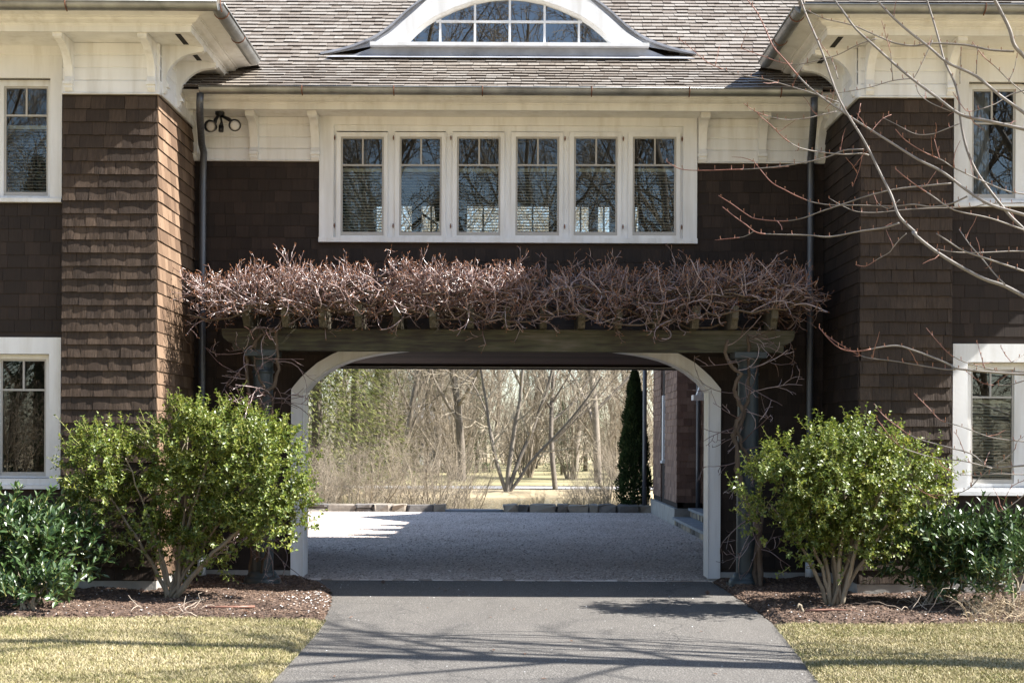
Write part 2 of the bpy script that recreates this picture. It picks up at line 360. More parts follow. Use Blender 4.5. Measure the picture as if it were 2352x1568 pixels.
# --- windows
def pane_box(name, m, par, x0, x1, y, z0, z1): return MB().box(x0, x1, y, y + 0.004, z0, z1).build(name, m, par)
def window_unit(px0, px1, pyt, pyb, Y, glass, bar_py, munt_px, blinds=None, sash_mat='white', reveal=0.05, parent=house, gy=None):
    """one sash: outer frame px0..px1 x pyt..pyb, glass box, a cross bar and a short muntin above it"""
    x0, x1, z1, z0 = WX(px0, Y), WX(px1, Y), W((px0 + px1) / 2, pyt, Y).z, W((px0 + px1) / 2, pyb, Y).z
    mx = (px0 + px1) / 2
    gx0, gx1, gz1, gz0 = WX(glass[0], Y), WX(glass[1], Y), W(mx, glass[2], Y).z, W(mx, glass[3], Y).z
    b = MB(); ya, yb = Y, Y + 0.045
    b.box(x0, gx0, ya, yb, z0, z1); b.box(gx1, x1, ya, yb, z0, z1); b.box(gx0, gx1, ya, yb, gz1, z1); b.box(gx0, gx1, ya, yb, z0, gz0)
    w = b.build('window', M[sash_mat], parent)
    bw = MB(); t = 0.02; yi = Y + 0.046
    bw.box(gx0 - 0.002, gx0 + t, Y + 0.012, yi, gz0, gz1); bw.box(gx1 - t, gx1 + 0.002, Y + 0.012, yi, gz0, gz1)
    bw.box(gx0 + t, gx1 - t, Y + 0.012, yi, gz1 - t, gz1 + 0.002); bw.box(gx0 + t, gx1 - t, Y + 0.012, yi, gz0 - 0.002, gz0 + 0.04)
    bw.build('inner_frame', M['sash_grey'], w)
    zb = W(mx, bar_py, Y).z
    box('cross_bar', M['sash_grey'], w, gx0 + t, gx1 - t, Y + 0.010, Y + 0.04, zb - 0.009, zb + 0.009)
    if munt_px is not None:
        xm = WX(munt_px, Y); box('muntin', M['sash_grey'], w, xm - 0.009, xm + 0.009, Y + 0.012, Y + 0.04, zb + 0.009, gz1 - t)
        pane_box('pane', M['glass'], w, gx0 + t, xm - 0.009, Y + 0.022, zb + 0.009, gz1 - t)
        pane_box('pane', M['glass'], w, xm + 0.009, gx1 - t, Y + 0.022, zb + 0.009, gz1 - t)
    pane_box('pane', M['glass'], w, gx0 + t, gx1 - t, Y + 0.022, gz0 + 0.04, zb - 0.009)
    if blinds:
        bt, bb_, bx0, bx1 = blinds; zt, zbm = W(mx, bt, Y).z, W(mx, bb_, Y).z; xa, xb = WX(bx0, Y + 0.1), WX(bx1, Y + 0.1)
        s = MB(); step = 0.031; z = zbm + R.uniform(0, 0.02); ta = R.uniform(0.3, 0.75)
        while z < zt:
            dy, dz = 0.0132 * math.cos(ta), 0.0132 * math.sin(ta)
            s.add([(xa, Y + 0.10 - dy, z - dz), (xb, Y + 0.10 - dy, z - dz), (xb, Y + 0.10 + dy, z + dz), (xa, Y + 0.10 + dy, z + dz),
                   (xa, Y + 0.10 - dy, z - dz + 0.002), (xb, Y + 0.10 - dy, z - dz + 0.002), (xb, Y + 0.10 + dy, z + dz + 0.002), (xa, Y + 0.10 + dy, z + dz + 0.002)],
                  [(0,3,2,1),(4,5,6,7),(0,1,5,4),(1,2,6,5),(2,3,7,6),(3,0,4,7)])
            z += step
        s.box(xa, xb, Y + 0.085, Y + 0.115, zt, zt + 0.035)
        s.build('blind', M['blind'], w, kind='stuff')
    return w
SASH = [(770,890),(905,1023),(1037,1158),(1172,1293),(1306,1427),(1441,1562)]
YF = -0.035
cs = MB()
cz0, cz1 = WINB + 0.055, WINT
cs.box(WINL, WX(766, 0), YF, 0.10, cz0, cz1); cs.box(WX(1567, 0), WINR, YF, 0.10, cz0, cz1)
cs.box(WX(766, 0), WX(1567, 0), YF, 0.10, WZ(290, 0), cz1)
casing = cs.build('window_casing', M['white'], house)
box('sill', M['white'], casing, WINL - 0.004, WINR + 0.004, -0.055, 0.12, WINB, WINB + 0.053)
jb = MB(); zt = WZ(290, 0)
edges = [766] + [v for p in zip([s[1] for s in SASH[:-1]], [s[0] for s in SASH[1:]]) for v in p] + [1567]
jb.box(WX(762, 0), WX(772, 0), -0.005, 0.12, cz0, zt); jb.box(WX(1561, 0), WX(1571, 0), -0.005, 0.12, cz0, zt)
jb.box(WX(766, 0), WX(1567, 0), -0.003, 0.12, WZ(303, 0), zt + 0.002); jb.box(WX(766, 0), WX(1567, 0), -0.004, 0.12, cz0 - 0.001, WZ(552, 0))
for (a, b), (c, d) in zip(SASH[:-1], SASH[1:]): jb.box(WX(b - 1, 0), WX(c + 1, 0), -0.004, 0.12, cz0, zt)
jb.build('jamb', M['white'], casing)
for i, (a, b) in enumerate(SASH):
    w = window_unit(a + 1, b - 1, 304, 551, -0.028, (a + 11, b - 10, 314, 541), 379, (a + b) / 2 + 1.5, (391, 531, a + 14, b - 13))
    for yy in (318, 520):
        hx = WX(a - 3 if i < 3 else b + 3, -0.03); zc = WZ(yy, -0.03)
        MB().tube([(hx, -0.03, zc - 0.025), (hx, -0.035, zc), (hx, -0.03, zc + 0.025)], [0.004, 0.009, 0.004], 6).build('hinge', M['rust'], w)

# --- cornice: extruded profile along a run; profile is (out, up) from the soffit front
def cornice(parent, name, A, B, outv, prof, m, z0, ext=(0, 0)):
    mb = MB(); o = Vector(outv)
    mb.loft([Vector(A) + o * (d + 0) + Vector((0, 0, u)) for d, u in prof], [Vector(B) + o * d + Vector((0, 0, u)) for d, u in prof], True)
    n = len(prof)
    mb.f.append(tuple(range(n - 1, -1, -1))); mb.mi.append(0); mb.f.append(tuple(range(n, 2 * n))); mb.mi.append(0)
    return mb.build(name, m, parent)
def crown_prof(w0, w1, h):   # stepped crown from the fascia (w0) out to the gutter (w1), total height h
    return [(w0 - 0.05, 0.0), (w0, 0.0), (w0, h * 0.36), (w0 + 0.012, h * 0.38), (w0 + 0.012, h * 0.46), (w0 + 0.05, h * 0.50), (w0 + 0.075, h * 0.60),
            (w0 + 0.085, h * 0.70), (w0 + 0.10, h * 0.71), (w0 + 0.10, h * 0.78), (w0 + 0.15, h * 0.84), (w1 - 0.09, h * 0.97), (w1 - 0.06, h), (w0 - 0.05, h)]
def gutter_run(A, B, r=0.062, parent=house, sm=True, outv=(0, -1, 0)):
    A, B, o = Vector(A), Vector(B), Vector(outv); rows = []
    arc = [math.pi * (i / 12.0) for i in range(13)]
    for rr in (r, r - 0.004):
        for P in (A, B): rows.append([P + o * (rr * math.cos(a)) + Vector((0, 0, -rr * math.sin(a))) for a in arc])
    g = MB(); g.loft(rows[0], rows[1]); g.loft(rows[3], rows[2])
    g.tube([A + o * (r + 0.003), B + o * (r + 0.003)], 0.009, 8)
    for P, s in ((A, 1), (B, -1)): g.add([P + o * (r * math.cos(a)) + Vector((0, 0, -r * math.sin(a))) for a in arc], [tuple(range(13))])
    return g.build('gutter', M['gutter'], parent, smooth=True)
def gutter_hook(P, r, parent, outv=(0, -1, 0)):
    o = Vector(outv); P = Vector(P)
    MB().tube([P + o * (r + 0.012) + Vector((0, 0, 0.012)), P + o * (r + 0.014) + Vector((0, 0, -0.02)), P + o * (r * 0.75 + 0.012) + Vector((0, 0, -r * 0.75)), P + o * 0.01 + Vector((0, 0, -r - 0.012))], 0.006, 5).build('gutter_hook', M['rust'], parent)

# bracket: concave profile, projecting L, dropping H, thickness T; local: out along -Y
def bracket(parent, P, rot, L, H, T):
    pr = [(0, 0), (L, 0), (L, -0.05), (L - 0.015, -0.062), (L - 0.05, -0.066)]
    for i in range(1, 10):
        a = math.pi / 2 * i / 10
        pr.append((0.035 + (L - 0.09) * (1 - math.sin(a)) , -0.07 - (H - 0.16) * (1 - math.cos(a))))
    pr += [(0.062, -H + 0.09), (0.066, -H + 0.075), (0.05, -H + 0.055), (0.052, -H + 0.03), (0.03, -H), (0, -H)]
    mb = MB(); ca, sa = math.cos(rot), math.sin(rot)
    def tr(x, d, z): return Vector((P[0] + ca * x + sa * d, P[1] + sa * x - ca * d, P[2] + z))
    mb.prism([tr(-T / 2, d, z) for d, z in pr], tr(T / 2, 0, 0) - tr(-T / 2, 0, 0))
    b = mb.build('bracket', M['white'], parent)
    cp = MB(); e = 0.006
    q = [tr(-T/2 - e, L + e, 0.0), tr(T/2 + e, L + e, 0.0), tr(T/2 + e, L - 0.05, 0.0), tr(-T/2 - e, L - 0.05, 0.0)]
    cp.prism(q, (0, 0, -0.052)); cp.build('bracket_cap', M['white'], b); cp = MB(); q = [tr(-T/2 - e, 0.072, -H + 0.085), tr(T/2 + e, 0.072, -H + 0.085), tr(T/2 + e, 0.0, -H + 0.085), tr(-T/2 - e, 0.0, -H + 0.085)]
    cp.prism(q, (0, 0, -0.028)); cp.build('bracket_block', M['white'], b); return b
def boards(parent, O, rot, wid, z0, z1, lines, proud=0.02, m='white'):
    """horizontal tongue-and-groove boards between z0 and z1, broken at the heights in lines"""
    zs = [z0] + sorted(lines) + [z1]; ca, sa = math.cos(rot), math.sin(rot)
    for i, (a, b) in enumerate(zip(zs, zs[1:])):
        mb = MB(); p = proud + (0.010 if i == 0 else 0.0)
        def tr(u, d, z): return Vector((O[0] + ca * u + sa * d, O[1] + sa * u - ca * d, z))
        c = 0.009
        pr = [(0, a), (p - c, a), (p, a + c), (p, b - c), (p - c, b), (0, b)]
        mb.prism([tr(0, d, z) for d, z in pr], tr(wid, 0, 0) - tr(0, 0, 0)); mb.build('frieze_board', M['white'], parent)

# main eave
zl = [WZ(y, 0) for y in (345, 318, 290)]
fz = MB().box(XPL, WINL + 0.02, -0.006, -0.001, ZFR, ZSOF).box(WINR - 0.02, XPR, -0.006, -0.001, ZFR, ZSOF).build('frieze', M['white'], house)
boards(fz, (XPL, -0.004, 0), 0, WINL - XPL - 0.01, ZFR, ZSOF, zl); boards(fz, (WINR + 0.01, -0.004, 0), 0, XPR - WINR - 0.01, ZFR, ZSOF, zl)
box('drip_cap', M['white'], fz, XPL, WINL - 0.01, -0.045, -0.004, ZFR - 0.012, ZFR - 0.002); box('drip_cap', M['white'], fz, WINR + 0.01, XPR, -0.045, -0.004, ZFR - 0.012, ZFR - 0.002)
box('soffit', M['white'], house, XPL, XPR, -0.40, -0.001, ZSOF, ZSOF + 0.03)
box('vent_slot', M['slot'], house, WX(470, -0.2), WX(1880, -0.2), -0.36, -0.352, ZSOF - 0.002, ZSOF + 0.001)
cb = 4.914
cornice(house, 'crown_moulding', (XPL - 0.05, 0, cb), (XPR + 0.05, 0, cb), (0, -1, 0), crown_prof(0.42, 0.80, 0.15), M['white'], cb)
GZ, GY = 5.045, -0.745
gxl, gxr = WX(457, GY), WX(1884, GY)
gut = gutter_run((gxl, GY, GZ), (gxr, GY, GZ))
for px in (693, 903, 1106, 1356, 1580, 1790): gutter_hook((WX(px, GY), GY, GZ), 0.062, gut)
for px in (446, 584, 724, 1610, 1747, 1884): bracket(fz, (WX(px, 0), -0.02, ZSOF - 0.002), 0, 0.27, 0.47, 0.085)
# downpipes
def downpipe(pts, r, parent=house, straps=()):
    d = MB().tube(pts, r, 12).build('downpipe', M['downpipe'], parent, smooth=True)
    for s in straps: MB().tube([s + Vector((0, 0, -0.012)), s + Vector((0, 0, 0.012))], r * 1.12, 12).build('strap', M['downpipe'], d, smooth=True)
    return d
p = [W(460, 215, GY), W(459, 235, GY), W(459, 262, -0.62), W(463, 330, -0.22), W(468, 350, -0.10)]
base = W(468, 350, -0.10).x
downpipe(p + [Vector((base - 0.01, -0.09, z)) for z in (4.2, 3.0, 1.6, 0.22)], 0.037)
p = [W(1870, 225, GY), W(1870, 250, GY), W(1869, 275, -0.62), W(1864, 340, -0.22), W(1862, 362, -0.10)]
base = p[-1].x
downpipe(p + [Vector((base + 0.005, -0.09, z)) for z in (4.2, 3.0, 1.6, 0.22)], 0.037)
for x in (WX(468, -0.09) - 0.01, WX(1862, -0.09)): MB().tube([(x, -0.09, 0.24), (x, -0.09, 0.0)], 0.045, 12).build('drain_boot', M['white'], house, smooth=True)

# --- wings (pier, wall, eaves) ------------------------------------------------
ZWF = W(250, 216, YP).z; ZWS = 5.285
wing_lines = [W(250, y, YP).z for y in (187, 157, 128)]
def wing(sd):
    xi = XPL if sd < 0 else XPR; xo = XL0 if sd < 0 else XR0
    xe = xo + sd * (2.6 if sd < 0 else 3.4)
    inner = (1, 0, 0) if sd < 0 else (-1, 0, 0)
    # hollow shell: front walls with window holes are assembled from blocks
    pier = MB().box(xi, xo, YP, YW + 0.2, 0.0, 5.3); pier.box(xi, xi + sd * 0.2, YP, YR + 0.2, 0.0, 5.3)
    pier_o = pier.build('pier', M['wall_backing'], house)
    cy = YW + 0.02
    if sd < 0: WU, WL = (-30, 116, 181, 457), (-30, 117, 813, 1098)
    else: WU, WL = (2221, 2420, 190, 462), (2221, 2420, 832, 1120)
    ux0, ux1 = sorted((WX(WU[0], YW), WX(WU[1], YW))); mpx = 60 if sd < 0 else 2275
    zu1, zu0 = W(mpx, WU[2], YW).z, W(mpx, WU[3], YW).z; zl1, zl0 = W(mpx, WL[2], YW).z, W(mpx, WL[3], YW).z
    wl = MB(); a, b = sorted((xo - sd * 0.02, xe))
    for z0, z1 in ((0, zl0), (zl1, zu0), (zu1, 5.3)): wl.box(a, b, YW, YW + 0.2, z0, z1)
    for z0, z1 in ((zl0, zl1), (zu0, zu1)): wl.box(a, ux0, YW, YW + 0.2, z0, z1); wl.box(ux1, b, YW, YW + 0.2, z0, z1)
    wall = wl.build('wing_wall', M['wall_backing'], house)
    rm = MB(); rm.box(a, b, 2.4, 2.6, 0, 5.3); rm.box(xe - 0.1, xe + 0.1, YW + 0.2, 2.4, 0, 5.3); rm.box(a, b, YW + 0.2, 2.4, 2.5, 2.7); rm.box(a, b, YW + 0.2, 2.4, 5.1, 5.3); rm.box(a, b, YW + 0.2, 2.4, 0.1, 0.2)
    rm.build('room_wall', M['dark_room'], house)
    # shingles
    pw_ = abs(xo - xi); px0 = min(xi, xo)
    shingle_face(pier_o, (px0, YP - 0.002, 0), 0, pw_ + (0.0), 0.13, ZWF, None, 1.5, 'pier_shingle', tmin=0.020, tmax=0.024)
    if sd < 0: shingle_face(pier_o, (xi + 0.002, YP - 0.012, 0), math.pi / 2, -YP + 0.01, 0.13, ZWF, None, 0.9, 'sunlit_tint_shingle', tmin=0.014, tmax=0.018)
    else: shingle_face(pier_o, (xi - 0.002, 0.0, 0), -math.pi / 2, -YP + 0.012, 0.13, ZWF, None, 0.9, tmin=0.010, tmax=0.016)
    ca_ = WX(143 if sd < 0 else 2187, YW); 
    def wh(z0, z1):
        h = []
        zt, zb_ = W(mpx, 775 if sd < 0 else 790, YW).z, W(mpx, 1123 if sd < 0 else 1138, YW).z
        for t_, b_ in ((9, W(mpx, 466 if sd < 0 else 476, YW).z), (zt, zb_)):
            if z1 > b_ + 0.012 and z0 < t_ - 0.012: h.append((0, 9))
        return h
    shingle_face(wall, (a, YW - 0.002, 0), 0, b - a, 0.13, ZWF, wh, 1.0, tmin=0.008, tmax=0.013)
    box('foundation', M['concrete'], house, min(xi, xe), max(xi, xe), YW - 0.12 + 0.1, YW + 0.15, -0.12, 0.13)
    box('foundation', M['concrete'], house, min(xi - sd * 0.01, xo), max(xi - sd * 0.01, xo), YP - 0.012, YW - 0.03, -0.12, 0.135)
    s_ = MB().box(min(xi, xi - sd * 0.012), max(xi, xi - sd * 0.012), YP, -0.04, -0.12, 0.135); s_.build('foundation', M['concrete'], house)
    # window casings
    for (q, tp, bt) in ((WU, 95 if sd < 0 else 100, 466 if sd < 0 else 476), (WL, 775 if sd < 0 else 790, 1122 if sd < 0 else 1137)):
        c = MB(); zt, zb_ = W(mpx, tp, YW).z, W(mpx, bt, YW).z; zs = zb_ + 0.04
        q1, q0 = W(mpx, q[2], YW).z, W(mpx, q[3], YW).z
        xin = ux1 if sd < 0 else ux0; xout = ca_ ; xfar = ux0 - 0.12 if sd < 0 else ux1 + 0.12; xf2 = ux0 if sd < 0 else ux1
        c.box(min(xin, xout), max(xin, xout), YW - 0.032, YW + 0.12, zs, zt); c.box(min(xfar, xf2), max(xfar, xf2), YW - 0.032, YW + 0.12, zs, zt)
        c.box(ux0, ux1, YW - 0.032, YW + 0.12, q1, zt); c.box(ux0, ux1, YW - 0.032, YW + 0.12, zs, q0)
        co = c.build('window_casing', M['white'], house)
        box('sill', M['white'], co, min(xout, xfar) - 0.0, max(xout, xfar), YW - 0.052, YW + 0.12, zb_, zs - 0.0015)
    gl = ((4, 109, 198, 450, 265, 58), (4, 107, 824, 1093, 895, 54)) if sd < 0 else ((2231, 2331, 205, 455, 283, 2277), (2231, 2331, 848, 1110, 912, 2277))
    for k, (q, g) in enumerate(((WU, gl[0]), (WL, gl[1]))):
        bl = None
        if sd < 0 and k == 0: bl = (292, 444, 12, 106)
        if sd > 0 and k == 1: bl = (926, 1100, 2224, 2324)
        if sd < 0: x0p, x1p, g0, g1 = 0 - (g[1] - g[5]) + g[5] - 14, q[1] - 1, g[5] - (g[1] - g[5]), g[1]
        else: x0p, x1p, g0, g1 = q[0] + 1, g[1] + 14, g[0], g[1]
        window_unit(x0p, x1p, q[2] + 1, q[3] - 1, YW + 0.045, (g0, g1, g[2], g[3]), g[4], g[5], bl)
        wj = MB(); z1, z0 = W(mpx, q[2], YW).z, W(mpx, q[3], YW).z
        X0, X1 = WX(x0p, YW + 0.045), WX(x1p, YW + 0.045)
        wj.box(X0 - 0.6, X0 + 0.004, YW + 0.06, YW + 0.11, z0, z1); wj.box(X1 - 0.004, X1 + 0.6, YW + 0.06, YW + 0.11, z0, z1); wj.build('jamb', M['white'], house)
    if sd > 0:
        cu = MB(); rows = [[], []]
        for i in range(40):
            u = i / 39; x = WX(2232 + 36 * u, YW + 0.25); y = YW + 0.25 + 0.02 * math.sin(u * 30)
            rows[0].append((x, y, zu0 - 0.05)); rows[1].append((x, y, zu1 + 0.05))
        cu.strip(rows); cu.build('curtain', M['curtain'], house, smooth=True)
    # frieze boards, soffit, crown, gutter
    fr = MB().box(min(xi, xo), max(xi, xo), YP - 0.006, YP + 0.002, ZWF, ZWS).build('frieze', M['white'], house)
    boards(fr, (min(xi, xo), YP - 0.004, 0), 0, pw_, ZWF, ZWS, wing_lines, 0.022)
    cap = W(mpx, 130, YW).z
    boards(fr, (min(ca_, xe), YW - 0.004, 0), 0, abs(xe - ca_), cap, ZWS, [cap + 0.18], 0.04)
    ys = -0.38
    if sd < 0: boards(fr, (xi + 0.004, YP, 0), math.pi / 2, ys - YP + 0.38, ZWF, ZWS, wing_lines, 0.022)
    else: boards(fr, (xi - 0.004, 0, 0), -math.pi / 2, -YP, ZWF, ZWS, wing_lines, 0.022)
    box('corner_board', M['white'], fr, min(xi, xi - sd * 0.026), max(xi, xi - sd * 0.026), YP - 0.027, YP + 0.03, ZWF - 0.004, ZWS - 0.01)
    box('drip_cap', M['white'], fr, min(xi - sd * 0.03, xo), max(xi - sd * 0.03, xo), YP - 0.05, YP, ZWF - 0.012, ZWF - 0.002)
    OV = 0.72; FW = 0.42
    sof = MB(); xs0, xs1 = sorted((xi - sd * (FW - 0.02), xe)); sof.box(xs0, xs1, YP - FW + 0.02, YP + 0.16, ZWS, ZWS + 0.03); xa, xb = sorted((xi - sd * (FW - 0.02), xi)); sof.box(xa, xb, YP + 0.16, -0.15, ZWS, ZWS + 0.03)
    sof.build('soffit', M['white'], house)
    for (ya, yb) in ((YP - 0.30, YP + 0.03), (YP + 0.20, YP + 0.56)): box('vent_slot', M['slot'], house, xi - sd * 0.24, xi - sd * 0.29, ya, yb, ZWS - 0.003, ZWS + 0.001)
    box('vent_slot', M['slot'], house, xi - sd * 0.2, xe, YP - 0.37, YP - 0.36, ZWS - 0.003, ZWS + 0.001)
    # mitred crown: one loft round the corner
    pr = crown_prof(FW, OV + 0.08, 0.155); cz = ZWS - 0.02
    rows = []
    for (bx, by, ox, oy) in ((xe, YP, 0, -1), (xi, YP, -sd, -1), (xi, -0.25, -sd, 0)):
        rows.append([Vector((bx + ox * d, by + oy * d, cz + u)) for d, u in pr])
    cr = MB().strip(rows, True); cr.build('crown_moulding', M['white'], house)
    gz = cz + 0.165; gy = YP - OV; gx = xi - sd * OV
    g1 = gutter_run((xe, gy, gz), (gx - sd * 0.02, gy, gz), 0.066)
    g2 = gutter_run((gx, gy, gz), (gx, -0.42, gz), 0.066, outv=(-sd, 0, 0))
    for px in ((152, 507) if sd < 0 else (2255,)): gutter_hook((WX(px, gy), gy, gz), 0.066, g1)
    for yy in (gy + 0.22, gy + 0.95): 
        MB().tube([Vector((gx - sd * 0.067 * math.cos(a), yy, gz - 0.067 * math.sin(a))) for a in [math.pi * i / 10 for i in range(11)]], 0.007, 5).build('gutter_hook', M['rust'], g2)
    # brackets: two on the front, two large ones on the inner flank
    for px in ((152, 341) if sd < 0 else (2000, 2186)): bracket(fr, (WX(px + (8 if sd < 0 else -8), YP), YP - 0.02, ZWS - 0.002), 0, 0.36, 0.47, 0.075)
    rot = math.pi / 2 if sd < 0 else -math.pi / 2
    for yy in (YP + 0.09, YP + 0.62): bracket(fr, (xi - sd * 0.02, yy, ZWS - 0.002), rot, 0.40, 0.46, 0.06)
    return gx, gy, gz, xe
WINGS = {sd: wing(sd) for sd in (-1, 1)}

# --- roofs --------------------------------------------------------------------
def bell(y0, z0, n, e=0.115, a0=28.5, a1=36.5, k0=6, k1=9):
    pts = [(y0, z0)]
    for i in range(n):
        a = math.radians(a0 + (a1 - a0) * min(1, max(0, (i - k0) / (k1 - k0)))); pts.append((pts[-1][0] + e * math.cos(a), pts[-1][1] + e * math.sin(a)))
    return pts
RP = bell(-0.80, 5.045, 33)
def proj_y(Y, Z): return PYH - (Z - ZC) * F / (D0 + Y)
kd = next(i for i, (y, z) in enumerate(RP) if proj_y(y, z) < 131)
YD = RP[kd][0] - 0.02
ridge = RP[-1]
rm = MB()
xa, xb = XPL - 1.0, XPR + 1.0
sec = RP + [(2 * ridge[0] - y, z) for y, z in RP[::-1]]
rm.strip([[Vector((x, y, z - 0.03)) for y, z in sec] for x in (xa, xb)])
roof = rm.build('roof', M['roof_backing'], house)
DC = 1168.0
S_OUT = [(431,128),(400,122),(368,114),(345,106),(320,96),(298,84),(275,68),(258,53),(242,37),(225,23),(208,10),(180,-8),(150,-22),(115,-34),(80,-43),(40,-50),(0,-52)]
A_OUT = [(320,106),(298,92),(275,78),(260,65),(246,52),(231,39),(216,26),(190,2),(165,-13),(140,-24),(110,-33),(80,-39),(40,-43),(0,-44)]
A_IN = [(250,104),(225,80),(199,57),(180,44),(161,33),(125,17),(87,4),(45,-6),(0,-10)]
A_GL = [(232,104),(208,80),(183,59),(155,42),(120,25),(80,11),(40,3),(0,0)]
def sym(half, Y, yd=0): return [W(DC - o, y, Y) + Vector((0, 0, 0)) for o, y in half] + [W(DC + o, y, Y) for o, y in half[:-1]][::-1]
def half_at(poly, z):
    for p, q in zip(poly, poly[1:]):
        if p.z <= z <= q.z: return p.x + (q.x - p.x) * (z - p.z) / max(1e-6, q.z - p.z)
    return None
SO = sym(S_OUT, YD); lmid = SO[:len(S_OUT)]
def add_roof(parent, rp, x0, x1, skip, rank, kmax, lo=0.085, hi=0.175):
    for k in range(kmax):
        (ya, za), (yb, zb_) = rp[k], rp[k + 1]; phi = math.atan2(zb_ - za, yb - ya); u = x0 - R.uniform(0, 0.2)
        X0, X1 = x0(k) if callable(x0) else x0, x1(k) if callable(x1) else x1
        while u < X1:
            w = R.uniform(lo, hi); p, q = max(X0, u), min(X1, u + w); u += w
            if q - p < 0.02: continue
            c = (p + q) / 2
            if skip and skip(c, ya, za): continue
            dz = R.uniform(-0.004, 0.004)
            DIM.append(('roof_shingle', (c, ya + dz * math.cos(phi), za + dz * math.sin(phi) - 0.004), (-(math.pi / 2 - phi), R.uniform(-0.012, 0.012), R.uniform(-0.004, 0.004)),
                        (q - p - 0.004, R.uniform(0.017, 0.025), 0.135), parent, rank * w * abs(math.sin(phi - math.radians(15)))))
def dskip(x, y, z):
    if y < YD - 0.02: return False
    l = half_at(lmid, z)
    if l is None: return False
    hw = abs(l - WX(DC, YD)); return abs(x - WX(DC, YD)) < hw - 0.02
ktop = next(i for i, (y, z) in enumerate(RP) if proj_y(y, z) < -30)
add_roof(roof, RP, XPL - 0.15, XPR + 0.15, dskip, 1.0, min(ktop + 1, 32))
# wing hip roofs
for sd, (gx, gy, gz, xe) in WINGS.items():
    ex = gx - sd * 0.02; rp = bell(gy - 0.055, gz + 0.01, 26, k0=5, k1=9)
    m = MB(); xh = [ex + sd * (y - rp[0][0]) for y, z in rp]
    m.strip([[Vector((x, y, z - 0.03)) for x, (y, z) in zip(xh, rp)], [Vector((xe, y, z - 0.03)) for y, z in rp]])
    m.strip([[Vector((x, y, z - 0.03)) for x, (y, z) in zip(xh, rp)], [Vector((x, 4.6, z - 0.03)) for x, (y, z) in zip(xh, rp)]])
    m.add([(xh[-1], rp[-1][0], rp[-1][1] - 0.03), (xe, rp[-1][0], rp[-1][1] - 0.03), (xe, 4.6, rp[-1][1] - 0.03), (xh[-1], 4.6, rp[-1][1] - 0.03)], [(0, 1, 2, 3)])
    m.add([(xe, -1, 5.2), (xe, 4.6, 5.2), (xe, 4.6, 7.4), (xe, 1.5, 7.4)], [(0, 1, 2, 3)])
    wr = m.build('wing_roof', M['roof_backing'], house)
    if sd < 0: add_roof(wr, rp, xe, ex + 0.0, lambda x, y, z, ex=ex, r0=rp[0][0]: x > ex - (y - r0), 0.3, 7)
    else: add_roof(wr, rp, ex, xe, lambda x, y, z, ex=ex, r0=rp[0][0]: x < ex + (y - r0), 0.3, 7)
    hp = MB(); hp.tube([Vector((x, y, z)) for x, (y, z) in zip(xh, rp)], 0.035, 6); hp.build('hip_cap', M['roof_shingle'], wr)

# --- eyebrow dormer
dm = empty('house_dormer_anchor', (0, 0, 0)) if False else None
ao, ai, ag = sym(A_OUT, YD - 0.03), sym(A_IN, YD - 0.03), sym(A_GL, YD)
def resample(P, n):
    L = [0]
    for a, b in zip(P, P[1:]): L.append(L[-1] + (b - a).length)
    out = []
    for i in range(n):
        d = L[-1] * i / (n - 1); j = 0
        while j < len(L) - 2 and L[j + 1] < d: j += 1
        t = (d - L[j]) / max(1e-9, L[j + 1] - L[j]); out.append(P[j].lerp(P[j + 1], t))
    return out
n = 49; so_, ao, ai, ag = resample(SO, n), resample(ao, n), resample(ai, n), resample(ag, n)
dd = MB(); off = Vector((0, -0.06, 0))
dd.loft(ai, ao); dd.loft(ao, [p + Vector((0, 0.1, 0)) for p in ao]); dd.loft([p + Vector((0, 0.02, 0)) for p in ai], ai)
dormer = dd.build('dormer', M['white'], house)
fr = MB(); fr.loft([p + Vector((0, 0.04, 0)) for p in ag], [p + Vector((0, 0.012, 0)) for p in ai]); fr.loft([p + Vector((0, 0.08, 0)) for p in ag], [p + Vector((0, 0.04, 0)) for p in ag]); fr.build('inner_frame', M['white'], dormer)
ap = MB(); ap.loft([Vector((p.x, YD + 0.0, p.z)) for p in ao], so_); ap.loft(so_, [p + Vector((0, -0.035, 0.004)) for p in so_]); ap.loft([p + Vector((0, -0.035, 0.004)) for p in so_], [p + Vector((0, -0.035, 0.028)) for p in so_])
ap.loft([p + Vector((0, -0.035, 0.028)) for p in so_], [p + Vector((0, 3.2, 0.25)) for p in so_]); ap.build('lead_edge', M['lead'], dormer)
sl0, sl1 = WX(DC - 319, YD), WX(DC + 319, YD)
sz1, sz0 = WZ(103, YD), WZ(111, YD)
box('sill', M['white'], dormer, sl0, sl1, YD - 0.09, YD + 0.06, sz0, sz1)
aprn = MB(); bz = WZ(131, YD) - 0.05
aprn.prism([Vector((WX(772, YD), YD - 0.012, bz)), Vector((WX(1560, YD), YD - 0.012, bz)), Vector((WX(1480, YD), YD - 0.012, sz0 - 0.002)), Vector((WX(856, YD), YD - 0.012, sz0 - 0.002))], (0, 0.03, 0))
aprn.add([(WX(765, YD), YD - 0.02, bz + 0.055), (WX(1570, YD), YD - 0.02, bz + 0.055), (WX(1590, YD), YD - 0.16, bz - 0.005), (WX(750, YD), YD - 0.16, bz - 0.005)], [(0, 1, 2, 3)])
aprn.build('apron_flashing', M['lead'], dormer)
mt = [1008, 1088, 1168, 1248, 1327]; gz_m = WZ(49.5, YD)
for px in mt:
    x = WX(px, YD); zt = max((half_at(ag[:25], 0) or 0, 0)); 
    zt = next((a.z + (b.z - a.z) * (x - a.x) / (b.x - a.x) for a, b in zip(ag, ag[1:]) if a.x <= x <= b.x), sz1)
    box('muntin', M['white'], dormer, x - 0.012, x + 0.012, YD + 0.01, YD + 0.045, sz1, zt)
